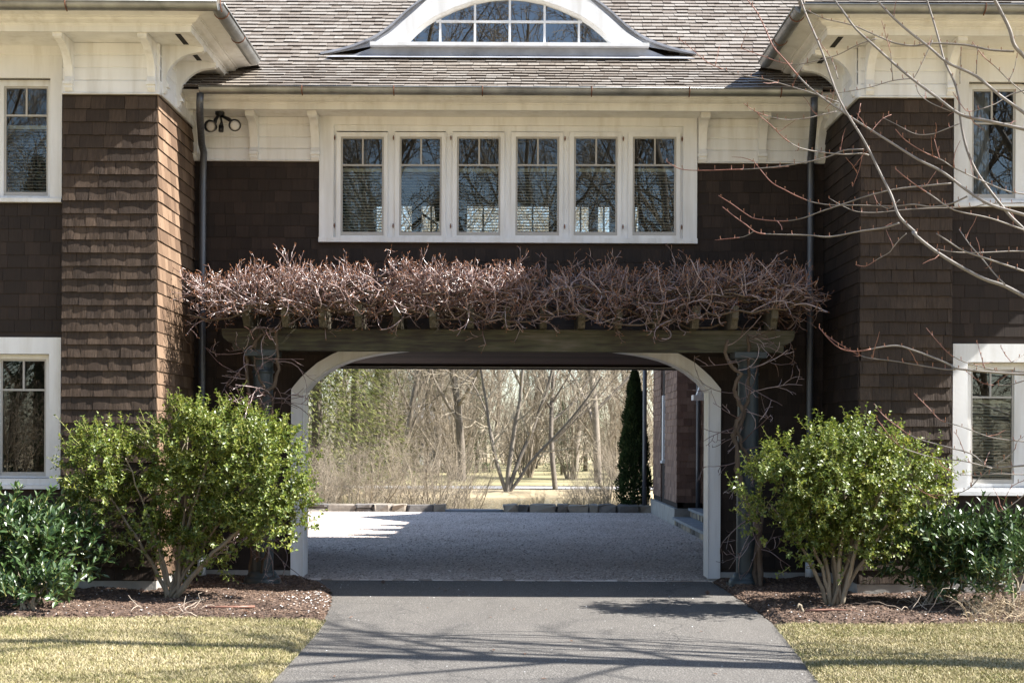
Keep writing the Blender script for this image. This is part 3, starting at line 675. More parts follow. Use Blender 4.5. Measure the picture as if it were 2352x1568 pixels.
xx = [a.x + (b.x - a.x) * (gz_m - a.z) / (b.z - a.z) for a, b in zip(ag, ag[1:]) if (a.z - gz_m) * (b.z - gz_m) < 0]
box('muntin', M['white'], dormer, xx[0], xx[-1], YD + 0.008, YD + 0.047, gz_m - 0.012, gz_m + 0.012)
edges = [ag[0].x] + [WX(p, YD) for p in mt] + [ag[-1].x]
def gtop(x): return next((a.z + (b.z - a.z) * (x - a.x) / (b.x - a.x) for a, b in zip(ag, ag[1:]) if a.x <= x <= b.x), sz1)
for x0, x1 in zip(edges, edges[1:]):
    xs = [x0 + (x1 - x0) * i / 8 for i in range(9)]
    top = [Vector((x, YD + 0.027, min(gz_m, gtop(x)))) for x in xs]; MB().loft([Vector((x, YD + 0.027, sz1)) for x in xs], top).build('pane', M['glass_dormer'], dormer)
    if max(gtop(x) for x in xs) > gz_m: MB().loft(top, [Vector((x, YD + 0.027, max(gz_m, gtop(x)))) for x in xs]).build('pane', M['glass_dormer'], dormer)
box('attic_wall', M['dark_room'], house, -1.3, 1.3, YD + 0.75, YD + 0.8, 5.2, RP[kd][1] + 0.42)

# --- rear right wing along the court
GRW = (2.95, 9.4, 13.3)
rw = MB(); rw.box(3.41, 8.0, YR + 0.2, 15.0, 0.28, 4.35); rw.box(2.97, 3.45, 9.42, 13.3, 0.28, 4.35)
rear = rw.build('rear_wing_wall', M['wall_backing'], house)
def fl(z0, z1): return []
shingle_face(rear, (2.94, 9.40, 0), 0, 0.51, 0.30, 4.3, None, 0.25, 'rear_shingle', tmin=0.012, tmax=0.02)
yA, yB, yC, yD_ = 13.3, 11.9, 11.2, 9.40
for ya, yb, x in ((yB, yA, 2.95), (yD_, yC, 2.95), (yC, yB, 3.06)):
    shingle_face(rear, (x, yb, 0), -math.pi / 2, yb - ya, 0.30, 4.3, None, 0.25, 'rear_shingle', tmin=0.012, tmax=0.02)
shingle_face(rear, (3.40, 9.40, 0), -math.pi / 2, 5.1, 0.30, 4.3, None, 0.2, 'rear_shingle', tmin=0.012, tmax=0.02)
cw = MB(); cw.box(2.955, 3.06, yB + 0.001, yA, 0.3, 4.3); cw.box(2.955, 3.06, yD_ + 0.02, yC - 0.001, 0.3, 4.3); cw.build('rear_pilaster', M['wall_backing'], rear)
shingle_face(rear, (2.955, yB, 0), 0, 0.11, 0.30, 4.3, None, 0.2, 'rear_shingle', tmin=0.012, tmax=0.02)
box('foundation', M['concrete'], house, 2.90, 8.0, 9.36, 13.35, -0.1, 0.29); box('foundation', M['concrete'], house, 3.37, 8.0, YR + 0.2, 9.34, -0.1, 0.29)
box('window_casing', M['white'], house, 2.925, 3.05, yC + 0.20, yC + 0.40, WZ(1057, 11.5, 1527), WZ(908, 11.5, 1527))
MB().box(2.90, 3.05, yC + 0.16, yC + 0.44, WZ(1063, 11.5, 1527), WZ(1057.5, 11.5, 1527)).build('sill', M['white'], house)
fp = MB(); fp.prism([Vector((2.99, yC + 0.02, 0.32)), Vector((2.99, yC + 0.55, 0.40)), Vector((3.04, yC + 0.12, 0.85)), Vector((3.04, yC + 0.02, 0.85))], (0.02, 0, 0)); fp.build('flared_shingles', M['roof_shingle'], house)
x = WX(1487, 13.0); downpipe([Vector((x, 13.45, z)) for z in (4.3, 2.5, 1.0, 0.02)], 0.045)
x = WX(1606, 9.2); downpipe([Vector((x, 9.25, z)) for z in (4.3, 2.5, 1.0, 0.32)], 0.04)
tb = MB(); tx = WX(1600, 8.0); tb.box(tx - 0.06, tx + 0.5, 7.9, 8.15, WZ(917, 8), WZ(905, 8)); tb.prism([Vector((tx, 7.92, WZ(905, 8))), Vector((tx + 0.4, 7.92, WZ(905, 8))), Vector((tx + 0.4, 7.92, WZ(850, 8))), Vector((tx + 0.09, 7.92, WZ(868, 8)))], (0, 0.15, 0)); tb.build('porch_bracket', M['white'], house)
rr = MB(); ez, ex = 4.45, 2.86
rr.strip([[Vector((ex, y, ez)), Vector((ex + 2.6, y, ez + 1.7)), Vector((8.4, y, ez))] for y in (YR + 0.6, 15.2)])
for i, (yy, hw, hh) in enumerate(((5.9, 0.42, 0.85), (7.15, 0.40, 0.80), (8.3, 0.36, 0.62), (10.6, 1.5, 1.15))):  # unseen gables added to cast the toothed shadow on the gravel
    px_ = ex + 0.25
    rr.add([(px_, yy - hw, ez + 0.15), (px_, yy + hw, ez + 0.15), (px_, yy, ez + 0.15 + hh), (px_ + 2.2, yy - hw, ez + 0.15), (px_ + 2.2, yy + hw, ez + 0.15), (px_ + 2.2, yy, ez + 0.15 + hh)], [(0, 1, 2), (0, 2, 5, 3), (1, 4, 5, 2)])
rr.build('rear_wing_roof', M['roof_backing'], house)

# --- floodlight under the main eave
fl_ = empty('floodlight', W(505, 262, -0.25), 'black twin-head floodlight under the white eave beside the grey downpipe', 'floodlight')
yb_ = -0.2; c0 = W(505, 266, yb_)
MB().lathe([(0.0, 0.045), (0.05, 0.045), (0.05, 0.02), (0.035, 0.0), (0.0, 0.0)], (c0.x, c0.y, ZSOF - 0.045), 16).build('mount', M['black_metal'], fl_, smooth=False)
for (px, py, kx) in ((486, 291, -0.25), (540, 289, 0.2)):
    h = W(px, py, yb_ - 0.14); base = Vector((c0.x + (0.02 if px > 505 else -0.02), yb_, ZSOF - 0.04)); mid = (base + h) / 2 + Vector((0, 0.03, 0.02))
    a = MB().tube([base, mid, h + Vector((0, 0.09, 0.02))], [0.016, 0.02, 0.022], 8); a.build('arm', M['black_metal'], fl_, smooth=True)
    d = Vector((kx * 0.7, -1, -0.12)).normalized(); b0 = h - d * 0.10
    hd = MB(); hd.tube([b0, b0 + d * 0.03, b0 + d * 0.07, b0 + d * 0.13, b0 + d * 0.15], [0.02, 0.035, 0.05, 0.062, 0.064], 20, cap=False); hd.tube([b0 + d * 0.10, b0 + d * 0.13, b0 + d * 0.149], [0.055, 0.057, 0.0635], 20, cap=False)
    ho = hd.build('lamp_head', M['black_metal'], fl_, smooth=True)
    MB().tube([b0 + d * 0.118, b0 + d * 0.128, b0 + d * 0.132], [0.0555, 0.045, 0.02], 20).build('lens', M['lens'], ho, smooth=True)
s = W(508, 290, yb_ - 0.05); MB().tube([(c0.x + 0.005, yb_, ZSOF - 0.04), s + Vector((0, 0.02, 0.05)), s], [0.012, 0.012, 0.025], 8).tube([s, s + Vector((0, -0.01, -0.06))], [0.028, 0.026], 12).build('sensor', M['black_metal'], fl_, smooth=True)

# --- instantiate shingles: the 300 largest of each kind as parts, the rest joined per face
UNIT = taper_unit()
WAVY = [wavy_unit(i) for i in range(6)]; wavy_me = [w_.mesh('pier_shingle', [M['pier_shingle'], M['shingle_butt']]) for w_ in WAVY]
unit_me = {k: UNIT.mesh(k, [M[k], M['roof_butt' if k == 'roof_shingle' else 'shingle_butt']]) for k in ('wall_shingle', 'roof_shingle', 'sunlit_tint_shingle', 'rear_shingle', 'pier_shingle')}
from mathutils import Euler
for kind in ('wall_shingle', 'roof_shingle'):
    L = sorted((d for d in DIM if (d[0] == 'roof_shingle') == (kind == 'roof_shingle')), key=lambda d: -d[5])
    for d in L[:300]:
        o = bpy.data.objects.new(kind, R.choice(wavy_me) if d[0] == 'pier_shingle' else unit_me[d[0]]); o.location = d[1]; o.rotation_euler = d[2]; o.scale = d[3]; C.objects.link(o); o.parent = d[4]
    rest = {}
    for d in L[300:]: rest.setdefault((d[4].name, d[0]), (d[4], []))[1].append(d)
    for (_pn, mk_), (par, ds) in rest.items():
        mb = MB()
        for _, loc, rot, sc, _p, _r in ds:
            mtx = Matrix.LocRotScale(Vector(loc), Euler(rot), Vector(sc))
            U_ = R.choice(WAVY) if mk_ == 'pier_shingle' else UNIT; mb.add([mtx @ Vector(v) for v in U_.v], U_.f); mb.mi[-len(U_.f)] = 1
        mb.build(kind + '_field', [M[mk_], M['roof_butt' if kind == 'roof_shingle' else 'shingle_butt']], par, kind='stuff')
    print(kind, len(L))
# ------------------------------------------------------------------ ground
def asphalt_mat():
    m, t, p = newmat('asphalt')
    a = pos_noise(t, 90, detail=3, rough=0.7); b = pos_noise(t, 1.1, (1.4, 0.5, 1), detail=6, rough=0.65); v = N(t, 'ShaderNodeTexVoronoi'); v.inputs['Scale'].default_value = 140
    t.links.new(N(t, 'ShaderNodeNewGeometry').outputs['Position'], v.inputs['Vector'])
    c = ramp(t, a, [(0.38, (0.018, 0.0165, 0.015)), (0.5, (0.080, 0.0735, 0.0655)), (0.62, (0.24, 0.217, 0.19))])
    c = mixc(t, 0.33, c, ramp(t, b, [(0.35, (0.065, 0.061, 0.057)), (0.65, (0.135, 0.124, 0.11))]))
    st = mathn(t, 'GREATER_THAN', N(t, 'ShaderNodeSeparateColor').outputs[0], 0.93)
    sc = st.node.inputs[0].links[0].from_node; t.links.new(v.outputs['Color'], sc.inputs[0])
    c = mixc(t, mathn(t, 'MULTIPLY', st, 0.5), c, (0.36, 0.34, 0.31))
    # hairline cracks
    cv = N(t, 'ShaderNodeTexVoronoi', feature='DISTANCE_TO_EDGE'); cv.inputs['Scale'].default_value = 0.33
    mp = N(t, 'ShaderNodeMapping'); wn = N(t, 'ShaderNodeTexNoise'); wn.inputs['Scale'].default_value = 2.2; wn.inputs['Detail'].default_value = 6
    g = N(t, 'ShaderNodeNewGeometry'); t.links.new(g.outputs['Position'], wn.inputs['Vector'])
    va = N(t, 'ShaderNodeVectorMath', operation='MULTIPLY_ADD'); va.inputs[1].default_value = (0.8, 0.8, 0); t.links.new(wn.outputs['Color'], va.inputs[0]); t.links.new(g.outputs['Position'], va.inputs[2])
    t.links.new(va.outputs[0], cv.inputs['Vector'])
    ck = mathn(t, 'LESS_THAN', cv.outputs['Distance'], 0.003)
    c = mixc(t, mathn(t, 'MULTIPLY', ck, 0.5), c, (0.03, 0.028, 0.027))
    t.links.new(c, p.inputs['Base Color']); p.inputs['Roughness'].default_value = 0.85
    bump(t, p, mathn(t, 'SUBTRACT', a, mathn(t, 'MULTIPLY', ck, 0.6)), 0.7, 0.006); return m
def gravel_mat():
    m, t, p = newmat('gravel')
    v = N(t, 'ShaderNodeTexVoronoi'); v.inputs['Scale'].default_value = 55; t.links.new(N(t, 'ShaderNodeNewGeometry').outputs['Position'], v.inputs['Vector'])
    sep = N(t, 'ShaderNodeSeparateColor'); t.links.new(v.outputs['Color'], sep.inputs[0])
    c = ramp(t, sep.outputs[0], [(0.0, (0.28, 0.215, 0.17)), (0.35, (0.60, 0.50, 0.43)), (0.75, (0.78, 0.67, 0.595)), (1.0, (0.88, 0.79, 0.72))])
    b = pos_noise(t, 0.8, detail=5)
    c = mixc(t, 1.0, c, ramp(t, b, [(0.35, (0.82, 0.79, 0.76)), (0.6, (1, 1, 1))]), 'MULTIPLY')
    t.links.new(c, p.inputs['Base Color']); p.inputs['Roughness'].default_value = 0.9
    bump(t, p, mathn(t, 'SUBTRACT', 1.0, v.outputs['Distance']), 1.0, 0.02); return m
M['asphalt'] = asphalt_mat(); M['gravel'] = gravel_mat()
M['pebble'] = wood('pebble', [(0.1, (0.24, 0.19, 0.155)), (0.5, (0.58, 0.495, 0.435)), (0.9, (0.82, 0.74, 0.68))], grain=(30, 30, 30), rnd=0.8, rough=0.8)
M['white_stone'] = wood('white_stone', [(0.2, (0.5, 0.49, 0.47)), (0.8, (0.82, 0.82, 0.80))], grain=(30, 30, 30), rnd=0.7, rough=0.7)
M['mulch'] = plain('mulch', (0.085, 0.053, 0.037), 0.95, var=0.5, scale=30, bmp=1.0, bscale=45)
M['chip'] = wood('mulch_chip', [(0.05, (0.04, 0.024, 0.016)), (0.45, (0.10, 0.063, 0.043)), (0.85, (0.18, 0.12, 0.085)), (1.0, (0.40, 0.32, 0.25))], grain=(80, 80, 80), rnd=0.85, rough=0.9)
M['soil_grass'] = plain('lawn_soil', (0.26, 0.215, 0.105), 0.95, var=0.35, scale=9, bmp=0.8, bscale=50)
M['dry_land'] = plain('dry_land', (0.34, 0.27, 0.165), 0.95, var=0.35, scale=0.5, bmp=0.5, bscale=8)
M['far_lawn'] = plain('far_lawn', (0.26, 0.225, 0.115), 0.95, var=0.3, scale=0.35)
M['far_road'] = plain('far_road', (0.36, 0.345, 0.33), 0.9, var=0.1)
M['bluestone'] = plain('bluestone', (0.22, 0.235, 0.25), 0.75, var=0.2, scale=5, bmp=0.2)
M['stone'] = wood('field_stone', [(0.05, (0.075, 0.072, 0.070)), (0.35, (0.17, 0.155, 0.14)), (0.65, (0.30, 0.255, 0.20)), (0.95, (0.46, 0.38, 0.275))], grain=(9, 9, 9), rnd=0.7, rough=0.9, bmp=0.8, bdist=0.02)
M['mortar'] = plain('mortar', (0.16, 0.145, 0.125), 0.95, var=0.3, bmp=0.6)
def water_mat():
    m, t, p = newmat('pond_water'); p.inputs['Base Color'].default_value = (0.055, 0.05, 0.025, 1); p.inputs['Roughness'].default_value = 0.06
    bump(t, p, pos_noise(t, 2.2, (1, 3, 1), 4), 0.25, 0.05); return m
M['water'] = water_mat()
M['pergola_wood'] = wood('pergola_wood', [(0.22, (0.016, 0.013, 0.010)), (0.42, (0.044, 0.036, 0.026)), (0.58, (0.070, 0.066, 0.038)), (0.75, (0.11, 0.095, 0.07)), (0.95, (0.19, 0.165, 0.135))], grain=(2.5, 35, 35), rnd=0.08, rough=0.85, bmp=1.0, bdist=0.008, blotch=1.1)
M['ledger_wood'] = wood('weathered_board', [(0.2, (0.05, 0.044, 0.042)), (0.8, (0.13, 0.115, 0.11))], grain=(2.5, 40, 40), rnd=0.2, rough=0.85)
M['rafter_wood'] = wood('rafter_wood', [(0.2, (0.035, 0.031, 0.021)), (0.5, (0.080, 0.069, 0.048)), (0.85, (0.21, 0.18, 0.14))], grain=(45, 45, 3.0), rnd=0.2, rough=0.85, bmp=1.0, bdist=0.01)

def smooth(a, b, x):
    t = min(1, max(0, (x - a) / (b - a))); return t * t * (3 - 2 * t)
def gh(x, y):
    z = -0.06 - 0.72 * smooth(13.9, 17.5, y) * (1 - smooth(30.5, 32.5, y) * 0.66) + 0.12 * smooth(33, 120, y)
    if y < 13: z -= 0.0
    if y > 13.9: z += 0.05 * noise.noise(Vector((x * 0.5, y * 0.5, 0))) * smooth(14, 16, y)
    return z
xs = [-400, -200, -90, -60] + [-40 + i * 1.6 for i in range(51)] + [60, 90, 200, 400]
ys = [-400, -200, -100, -60, -30, -10, 0, 8, 13.6] + [14 + i * 0.5 for i in range(46)] + [40, 50, 65, 80, 100, 140, 250, 600]
MB().strip([[(x, y, gh(x, y)) for x in xs] for y in ys]).build('ground', M['dry_land'], kind='structure', smooth=True)
MB().add([(-60, 15.2, -0.5), (60, 15.2, -0.5), (60, 32, -0.5), (-60, 32, -0.5)], [(0, 1, 2, 3)]).build('pond', M['water'], kind='structure')
MB().strip([[(x, y, gh(x, y) + 0.03) for x in (-120, -40, -20, -10, 0, 10, 20, 40, 120)] for y in (33.9, 34.5, 35.5, 36.6)]).build('far_road', M['far_road'], kind='structure')
MB().strip([[(x, y, gh(x, y) + 0.04) for x in (-120, -40, -20, -10, 0, 10, 20, 40, 120)] for y in (37.0, 40, 45, 50, 60, 70, 85)]).build('far_lawn', M['far_lawn'], kind='structure')

LE = [(690,1336),(740,1342),(756,1354),(761,1372),(757,1395),(742,1425),(720,1455),(670,1510),(615,1568),(545,1650)]
RE = [(1642,1340),(1662,1352),(1692,1372),(1738,1402),(1788,1440),(1842,1505),(1892,1570),(1960,1650)]
lg = [G(*p) for p in LE]; rg = [G(*p) for p in RE]
def edge_x(E, Y):
    E = sorted(E, key=lambda p: p.y)
    if Y <= E[0].y: return E[0].x + (E[1].x - E[0].x) / (E[1].y - E[0].y) * (Y - E[0].y) * 0.4
    for a, b in zip(E, E[1:]):
        if a.y <= Y <= b.y: return a.x + (b.x - a.x) * (Y - a.y) / max(1e-6, b.y - a.y)
    return E[-1].x
rows = []
yy = [-60, -30, -16, -10] + [-8 + i * 0.05 for i in range(161)]
for Y in yy:
    Yc = min(Y, -0.02); a, b = edge_x(lg, Yc), edge_x(rg, Yc)
    j = 0.04 * noise.noise(Vector((Y * 3, 3, 0))) + 0.03 * noise.noise(Vector((Y * 17, 5, 0))); j2 = 0.04 * noise.noise(Vector((Y * 3, 13, 0))) + 0.03 * noise.noise(Vector((Y * 17, 15, 0)))
    rows.append([(a + j + (b + j2 - a - j) * i / 12, Yc, 0.0) for i in range(13)])
drive = MB().strip(rows).build('driveway', M['asphalt'], kind='structure')
ctr = MB(); ctr.add([(-14, 0.03, -0.004), (2.9, 0.03, -0.004), (2.9, 13.32, -0.004), (-14, 13.32, -0.004)], [(0, 1, 2, 3)])
ctr.add([(2.9, 0.03, -0.004), (3.4, 0.03, -0.004), (3.4, 9.4, -0.004), (2.9, 9.4, -0.004)], [(0, 1, 2, 3)])
court = ctr.build('gravel_court', M['gravel'], kind='structure')
MB().add([(-3, -0.2, -0.012), (3, -0.2, -0.012), (3, 0.2, -0.012), (-3, 0.2, -0.012)], [(0, 1, 2, 3)]).build('threshold_bed', M['mortar'], court)
def rock(c, sx, sy, sz, rng, n=7, jag=0.12):
    """an uneven squared block: bevelled box with jittered corners"""
    vs = []; b = 0.16
    for zz, k in ((-1, 1 - b), (-1 + b, 1), (1 - b, 1), (1, 1 - b)):
        for (ax, ay) in ((-1, -1 + b), (-1 + b, -1), (1 - b, -1), (1, -1 + b), (1, 1 - b), (1 - b, 1), (-1 + b, 1), (-1, 1 - b)):
            vs.append((c[0] + sx * (ax * k + rng.uniform(-jag, jag)), c[1] + sy * (ay * k + rng.uniform(-jag, jag)), c[2] + sz * (zz + rng.uniform(-jag, jag))))
    fs = [tuple(range(7, -1, -1)), tuple(range(24, 32))]
    for r_ in range(3):
        for i in range(8): fs.append((r_*8+i, r_*8+(i+1) % 8, (r_+1)*8+(i+1) % 8, (r_+1)*8+i))
    return MB().add(vs, fs)
# cobble edging at the threshold
x = -2.25
while x < 2.25:
    w = R.uniform(0.09, 0.16); rock((x + w / 2, -0.005 + R.uniform(-0.008, 0.008), -0.008), w / 2 - 0.004, 0.03, 0.017, R).build('cobble', M['pebble'], court); x += w
# pebbles on the court (loose)
pb = MB()
def pebble(mb, p, r, rng):
    a = rng.uniform(0, 6.28); vs = []
    for k in range(5): vs.append((p[0] + r * rng.uniform(0.7, 1.2) * math.cos(a + k * 1.257), p[1] + r * rng.uniform(0.7, 1.2) * math.sin(a + k * 1.257), p[2] + r * 0.15))
    vs.append((p[0], p[1], p[2] + r * rng.uniform(0.5, 0.8)))
    mb.add(vs, [(k, (k + 1) % 5, 5) for k in range(5)])
for i in range(16000):
    y = 13.2 * R.random() ** 1.2 + 0.06; pebble(pb, (R.uniform(-3.2, 2.85), y, -0.005), R.uniform(0.008, 0.019), R)
pb.build('loose_gravel', M['pebble'], kind='stuff', label='loose pale gravel stones covering the court', cat='gravel')
pb = MB()
for i in range(80):
    Y = -0.15 - 5.5 * R.random() ** 2; pebble(pb, (R.uniform(edge_x(lg, Y), edge_x(rg, Y)), Y, 0.0), R.uniform(0.004, 0.009), R)
pb.build('scattered_gravel', M['white_stone'], kind='stuff', label='pale gravel specks scattered over the asphalt', cat='gravel')

# mulch beds and lawns
YLL, YLR = G(300, 1427).y, G(2050, 1441).y
def mz(x, y): return 0.045 + 0.03 * noise.noise(Vector((x * 1.7, y * 1.7, 1))) + 0.018 * noise.noise(Vector((x * 7, y * 7, 4)))
def bed(name, side, Y0, Y1, m, zf, step, kind='structure', xo=9.0):
    rows = []; Y = Y0
    while Y >= Y1 - 1e-6:
        e = edge_x(lg if side < 0 else rg, Y); e += 0.02 * noise.noise(Vector((Y * 5, side, 0))) - side * 0.0
        o = side * xo; us = [i / 110 for i in range(111)]
        row = []
        for u in us:
            x = e + (o - e) * (u ** 1.8); k = smooth(0, 0.10, abs(x - e)) * smooth(0, 0.08, Y0 - Y + 0.08) * (smooth(0, 0.16, Y - Y1 + 0.02) if name == 'mulch_bed' else 1)
            row.append((x, Y + (0.05 * noise.noise(Vector((x * 1.5, side * 3.0, 0))) if (Y < Y1 + 1e-3 or Y > Y0 - 1e-3) else 0) * smooth(0, 0.3, abs(x - e)) * (1 if name != 'x' else 0), 0.004 + zf(x, Y) * k))
        rows.append(row); Y -= step
    return MB().strip(rows if side > 0 else [r[::-1] for r in rows]).build(name, m, kind=kind, smooth=True)
bed('mulch_bed', -1, -0.02, YLL, M['mulch'], mz, 0.04); bed('mulch_bed', 1, -0.02, YLR, M['mulch'], mz, 0.04)
lz = lambda x, y: 0.02 + 0.02 * noise.noise(Vector((x * 0.9, y * 0.9, 7)))
bed('lawn', -1, YLL + 0.06, -8.0, M['soil_grass'], lz, 0.1); bed('lawn', 1, YLR + 0.06, -8.0, M['soil_grass'], lz, 0.1)
def chips(side, Yf, n, name, lab):
    mb = MB()
    for i in range(n):
        Y = R.uniform(Yf, -0.1); e = edge_x(lg if side < 0 else rg, Y); x = e + side * (R.random() ** 1.2) * 3.6
        if abs(x) > 6: continue
        if Y > YP and abs(x) > abs(XPL): continue
        z = mz(x, Y) * smooth(0, 0.1, abs(x - e)) + 0.004; L = R.uniform(0.005, 0.02); w = L * R.uniform(0.2, 0.5); a = R.uniform(0, 6.28); ti = R.uniform(-0.5, 0.5)
        c, s_ = math.cos(a), math.sin(a); h = L * 0.5 * ti
        mb.add([(x - c*L - s_*w, Y - s_*L + c*w, z - h), (x + c*L - s_*w, Y + s_*L + c*w, z + h), (x + c*L + s_*w, Y + s_*L - c*w, z + h + 0.003), (x - c*L + s_*w, Y - s_*L - c*w, z - h + 0.003), (x, Y, z + 0.008 + abs(h) * 0.5)],
               [(0, 1, 4), (1, 2, 4), (2, 3, 4), (3, 0, 4)])
    mb.build(name, M['chip'], kind='stuff', label=lab, cat='mulch')
chips(-1, YLL, 13000, 'mulch_chips', 'brown bark mulch chips under the bushes left of the driveway')
chips(1, YLR, 13000, 'mulch_chips', 'brown bark mulch chips under the bushes right of the driveway')
sp = MB()
for i in range(80):
    Y = R.gauss(G(740, 1390).y, 0.42); 
    if Y > -0.2 or Y < YLL - 0.1: continue
    e = edge_x(lg, Y); x = e - abs(R.gauss(0, 0.28)); L = R.uniform(0.005, 0.013); z = mz(x, Y) * smooth(0, 0.1, abs(x - e)) + 0.008
    pebble(sp, (x, Y, z), L, R)
for i in range(90):
    Y = R.uniform(YLL, -1.5); x = edge_x(lg, Y) - R.uniform(0.2, 3); pebble(sp, (x, Y, mz(x, Y) + 0.008), R.uniform(0.004, 0.012), R)
    Y = R.uniform(YLR, -1.5); x = edge_x(rg, Y) + R.uniform(0.05, 3); pebble(sp, (x, Y, mz(x, Y) + 0.008), R.uniform(0.004, 0.012), R)
sp.build('white_chips', M['white_stone'], kind='stuff', label='white stone chips spilled over the mulch by the driveway edge', cat='gravel')

# grass
def grass_mat():
    m, t, p = newmat('dry_grass')
    pr = N(t, 'ShaderNodeNewGeometry').outputs['Random Per Island']; n = pos_noise(t, 2.4, (0.8, 1.8, 1), 5, 0.65)
    n2 = pos_noise(t, 0.8, (1, 1.5, 1), 3)
    f = mathn(t, 'ADD', mathn(t, 'ADD', mathn(t, 'MULTIPLY', pr, 0.38), mathn(t, 'MULTIPLY', n, 0.38)), mathn(t, 'MULTIPLY', n2, 0.36))
    c = ramp(t, f, [(0.28, (0.085, 0.11, 0.03)), (0.44, (0.19, 0.18, 0.065)), (0.57, (0.33, 0.28, 0.15)), (0.8, (0.52, 0.45, 0.30))])
    t.links.new(c, p.inputs['Base Color']); p.inputs['Roughness'].default_value = 0.7; p.inputs['Specular IOR Level'].default_value = 0.25; return m
M['grass'] = grass_mat()
def grass(side, Yf, n, lab):
    mb = MB(); E = lg if side < 0 else rg
    for i in range(n):
        Y = Yf + 0.05 - R.random() ** 0.9 * 3.2; e = edge_x(E, Y); lim = (D0 + Y) * 1190 / F + 0.15
        if side * e > lim: continue
        x = side * R.uniform(side * e - 0.035, lim)
        h = R.uniform(0.009, 0.028); a = R.uniform(0, 6.28); w = R.uniform(0.0014, 0.0028); le = R.uniform(0.2, 1.6) * h; b = R.uniform(0, 6.28)
        z = 0.004 + lz(x, Y) * smooth(0, 0.1, abs(x - e)); dx, dy = w * math.cos(a), w * math.sin(a); lx, ly = le * math.cos(b), le * math.sin(b)
        mb.add([(x - dx, Y - dy, z), (x + dx, Y + dy, z), (x + dx * 0.7 + lx * 0.4, Y + dy * 0.7 + ly * 0.4, z + h * 0.7), (x - dx * 0.7 + lx * 0.4, Y - dy * 0.7 + ly * 0.4, z + h * 0.7), (x + lx, Y + ly, z + h)], [(0, 1, 2, 3), (3, 2, 4)])
    mb.build('grass', M['grass'], kind='stuff', label=lab, cat='grass')
grass(-1, YLL, 85000, 'short straw-coloured lawn grass left of the driveway'); grass(1, YLR, 85000, 'short yellow-green lawn grass right of the driveway')

# ------------------------------------------------------------------ low stone walls, slab and steps
YS = 13.35
def stone_wall(px0, px1, ytop, label, two=False):
    x0, x1 = WX(px0, YS), WX(px1, YS); zt = WZ(ytop, YS, (px0 + px1) / 2)
    e = empty('stone_wall', ((x0 + x1) / 2, YS + 0.2, 0), label, 'wall', 'low stone walls at the far edge of the court')
    box('mortar_core', M['mortar'], e, x0 + 0.03, x1 - 0.03, YS + 0.06, YS + 0.42, -0.6, zt - 0.05)
    x = x0
    while x < x1 - 0.03:
        w = min(R.uniform(0.22, 0.6), x1 - x)
        if x1 - x - w < 0.15: w = x1 - x
        if two and R.random() < 0.5 and w < 0.6:
            k = R.uniform(0.4, 0.6); h = zt + 0.02
            rock((x + w / 2, YS + 0.2, zt - h * (1 - k) / 2), w / 2 - 0.008, 0.21, h * (1 - k) / 2 - 0.004, R, jag=0.18).build('stone', M['stone'], e); rock((x + w / 2, YS + 0.2, h * k / 2 - 0.02), w / 2 - 0.008, 0.2, h * k / 2 - 0.004, R, jag=0.18).build('stone', M['stone'], e)
        else: rock((x + w / 2, YS + 0.2, (zt - 0.04) / 2), w / 2 - 0.008, 0.21 + R.uniform(-0.015, 0.015), (zt + 0.04) / 2 + R.uniform(-0.012, 0.006), R, jag=0.20).build('stone', M['stone'], e)
        x += w
    return e
stone_wall(560, 1027, 1157, 'low tan and grey stone wall left of the gap at the end of the gravel court', True)
stone_wall(1156, 1497, 1159, 'low dark grey stone wall between the gap and the house corner')
x0, x1 = WX(1027, YS), WX(1156, YS)
rock(((x0 + x1) / 2, YS + 0.15, 0.0), (x1 - x0) / 2 + 0.02, 0.16, 0.045, R, jag=0.05).build('stone_slab', M['bluestone'], label='flat bluestone threshold slab in the gap between the two stone walls', cat='slab')
st = empty('stone_steps', (3.1, 7.0, 0), 'bluestone topped steps with rubble risers beside the passage', 'steps')
box('tread', M['bluestone'], st, 2.86, 3.38, 5.2, 9.36, 0.10, 0.145); box('tread', M['bluestone'], st, 3.14, 3.38, 5.6, 9.36, 0.262, 0.305)
y = 5.2
while y < 9.3:
    w = R.uniform(0.14, 0.3); rock((3.0, y + w / 2, 0.045), 0.10, w / 2 - 0.004, 0.055, R).build('riser_stone', M['stone'], st); rock((3.28, y + w / 2, 0.2), 0.10, w / 2 - 0.004, 0.06, R).build('riser_stone', M['stone'], st); y += w

# ------------------------------------------------------------------ pergola
YB = -0.70
pg = empty('pergola', (WX(1168, YB), YB, 0), 'weathered wooden pergola with teal columns across the front of the arch', 'pergola')
bz0, bz1 = WZ(807, YB - 0.06, 1168), WZ(757, YB - 0.06, 1168)
bx0, bx1 = WX(513, YB), WX(1822, YB); H = bz1 - bz0
def ogee(x, s): return [(x, bz1), (x, bz1 - H * 0.28), (x + s * 0.02, bz1 - H * 0.45), (x + s * 0.07, bz1 - H * 0.62), (x + s * 0.11, bz1 - H * 0.66), (x + s * 0.11, bz0 + H * 0.1), (x + s * 0.115, bz0)]
pr = ogee(bx0, 1) + ogee(bx1, -1)[::-1]
MB().prism([Vector((x, YB - 0.07, z)) for x, z in pr], (0, 0.14, 0)).build('beam', M['pergola_wood'], pg)
box('ledger', M['ledger_wood'], pg, bx0 + 0.2, bx1 - 0.2, -0.075, -0.02, WZ(760, -0.05, 1168), WZ(718, -0.05, 1168))
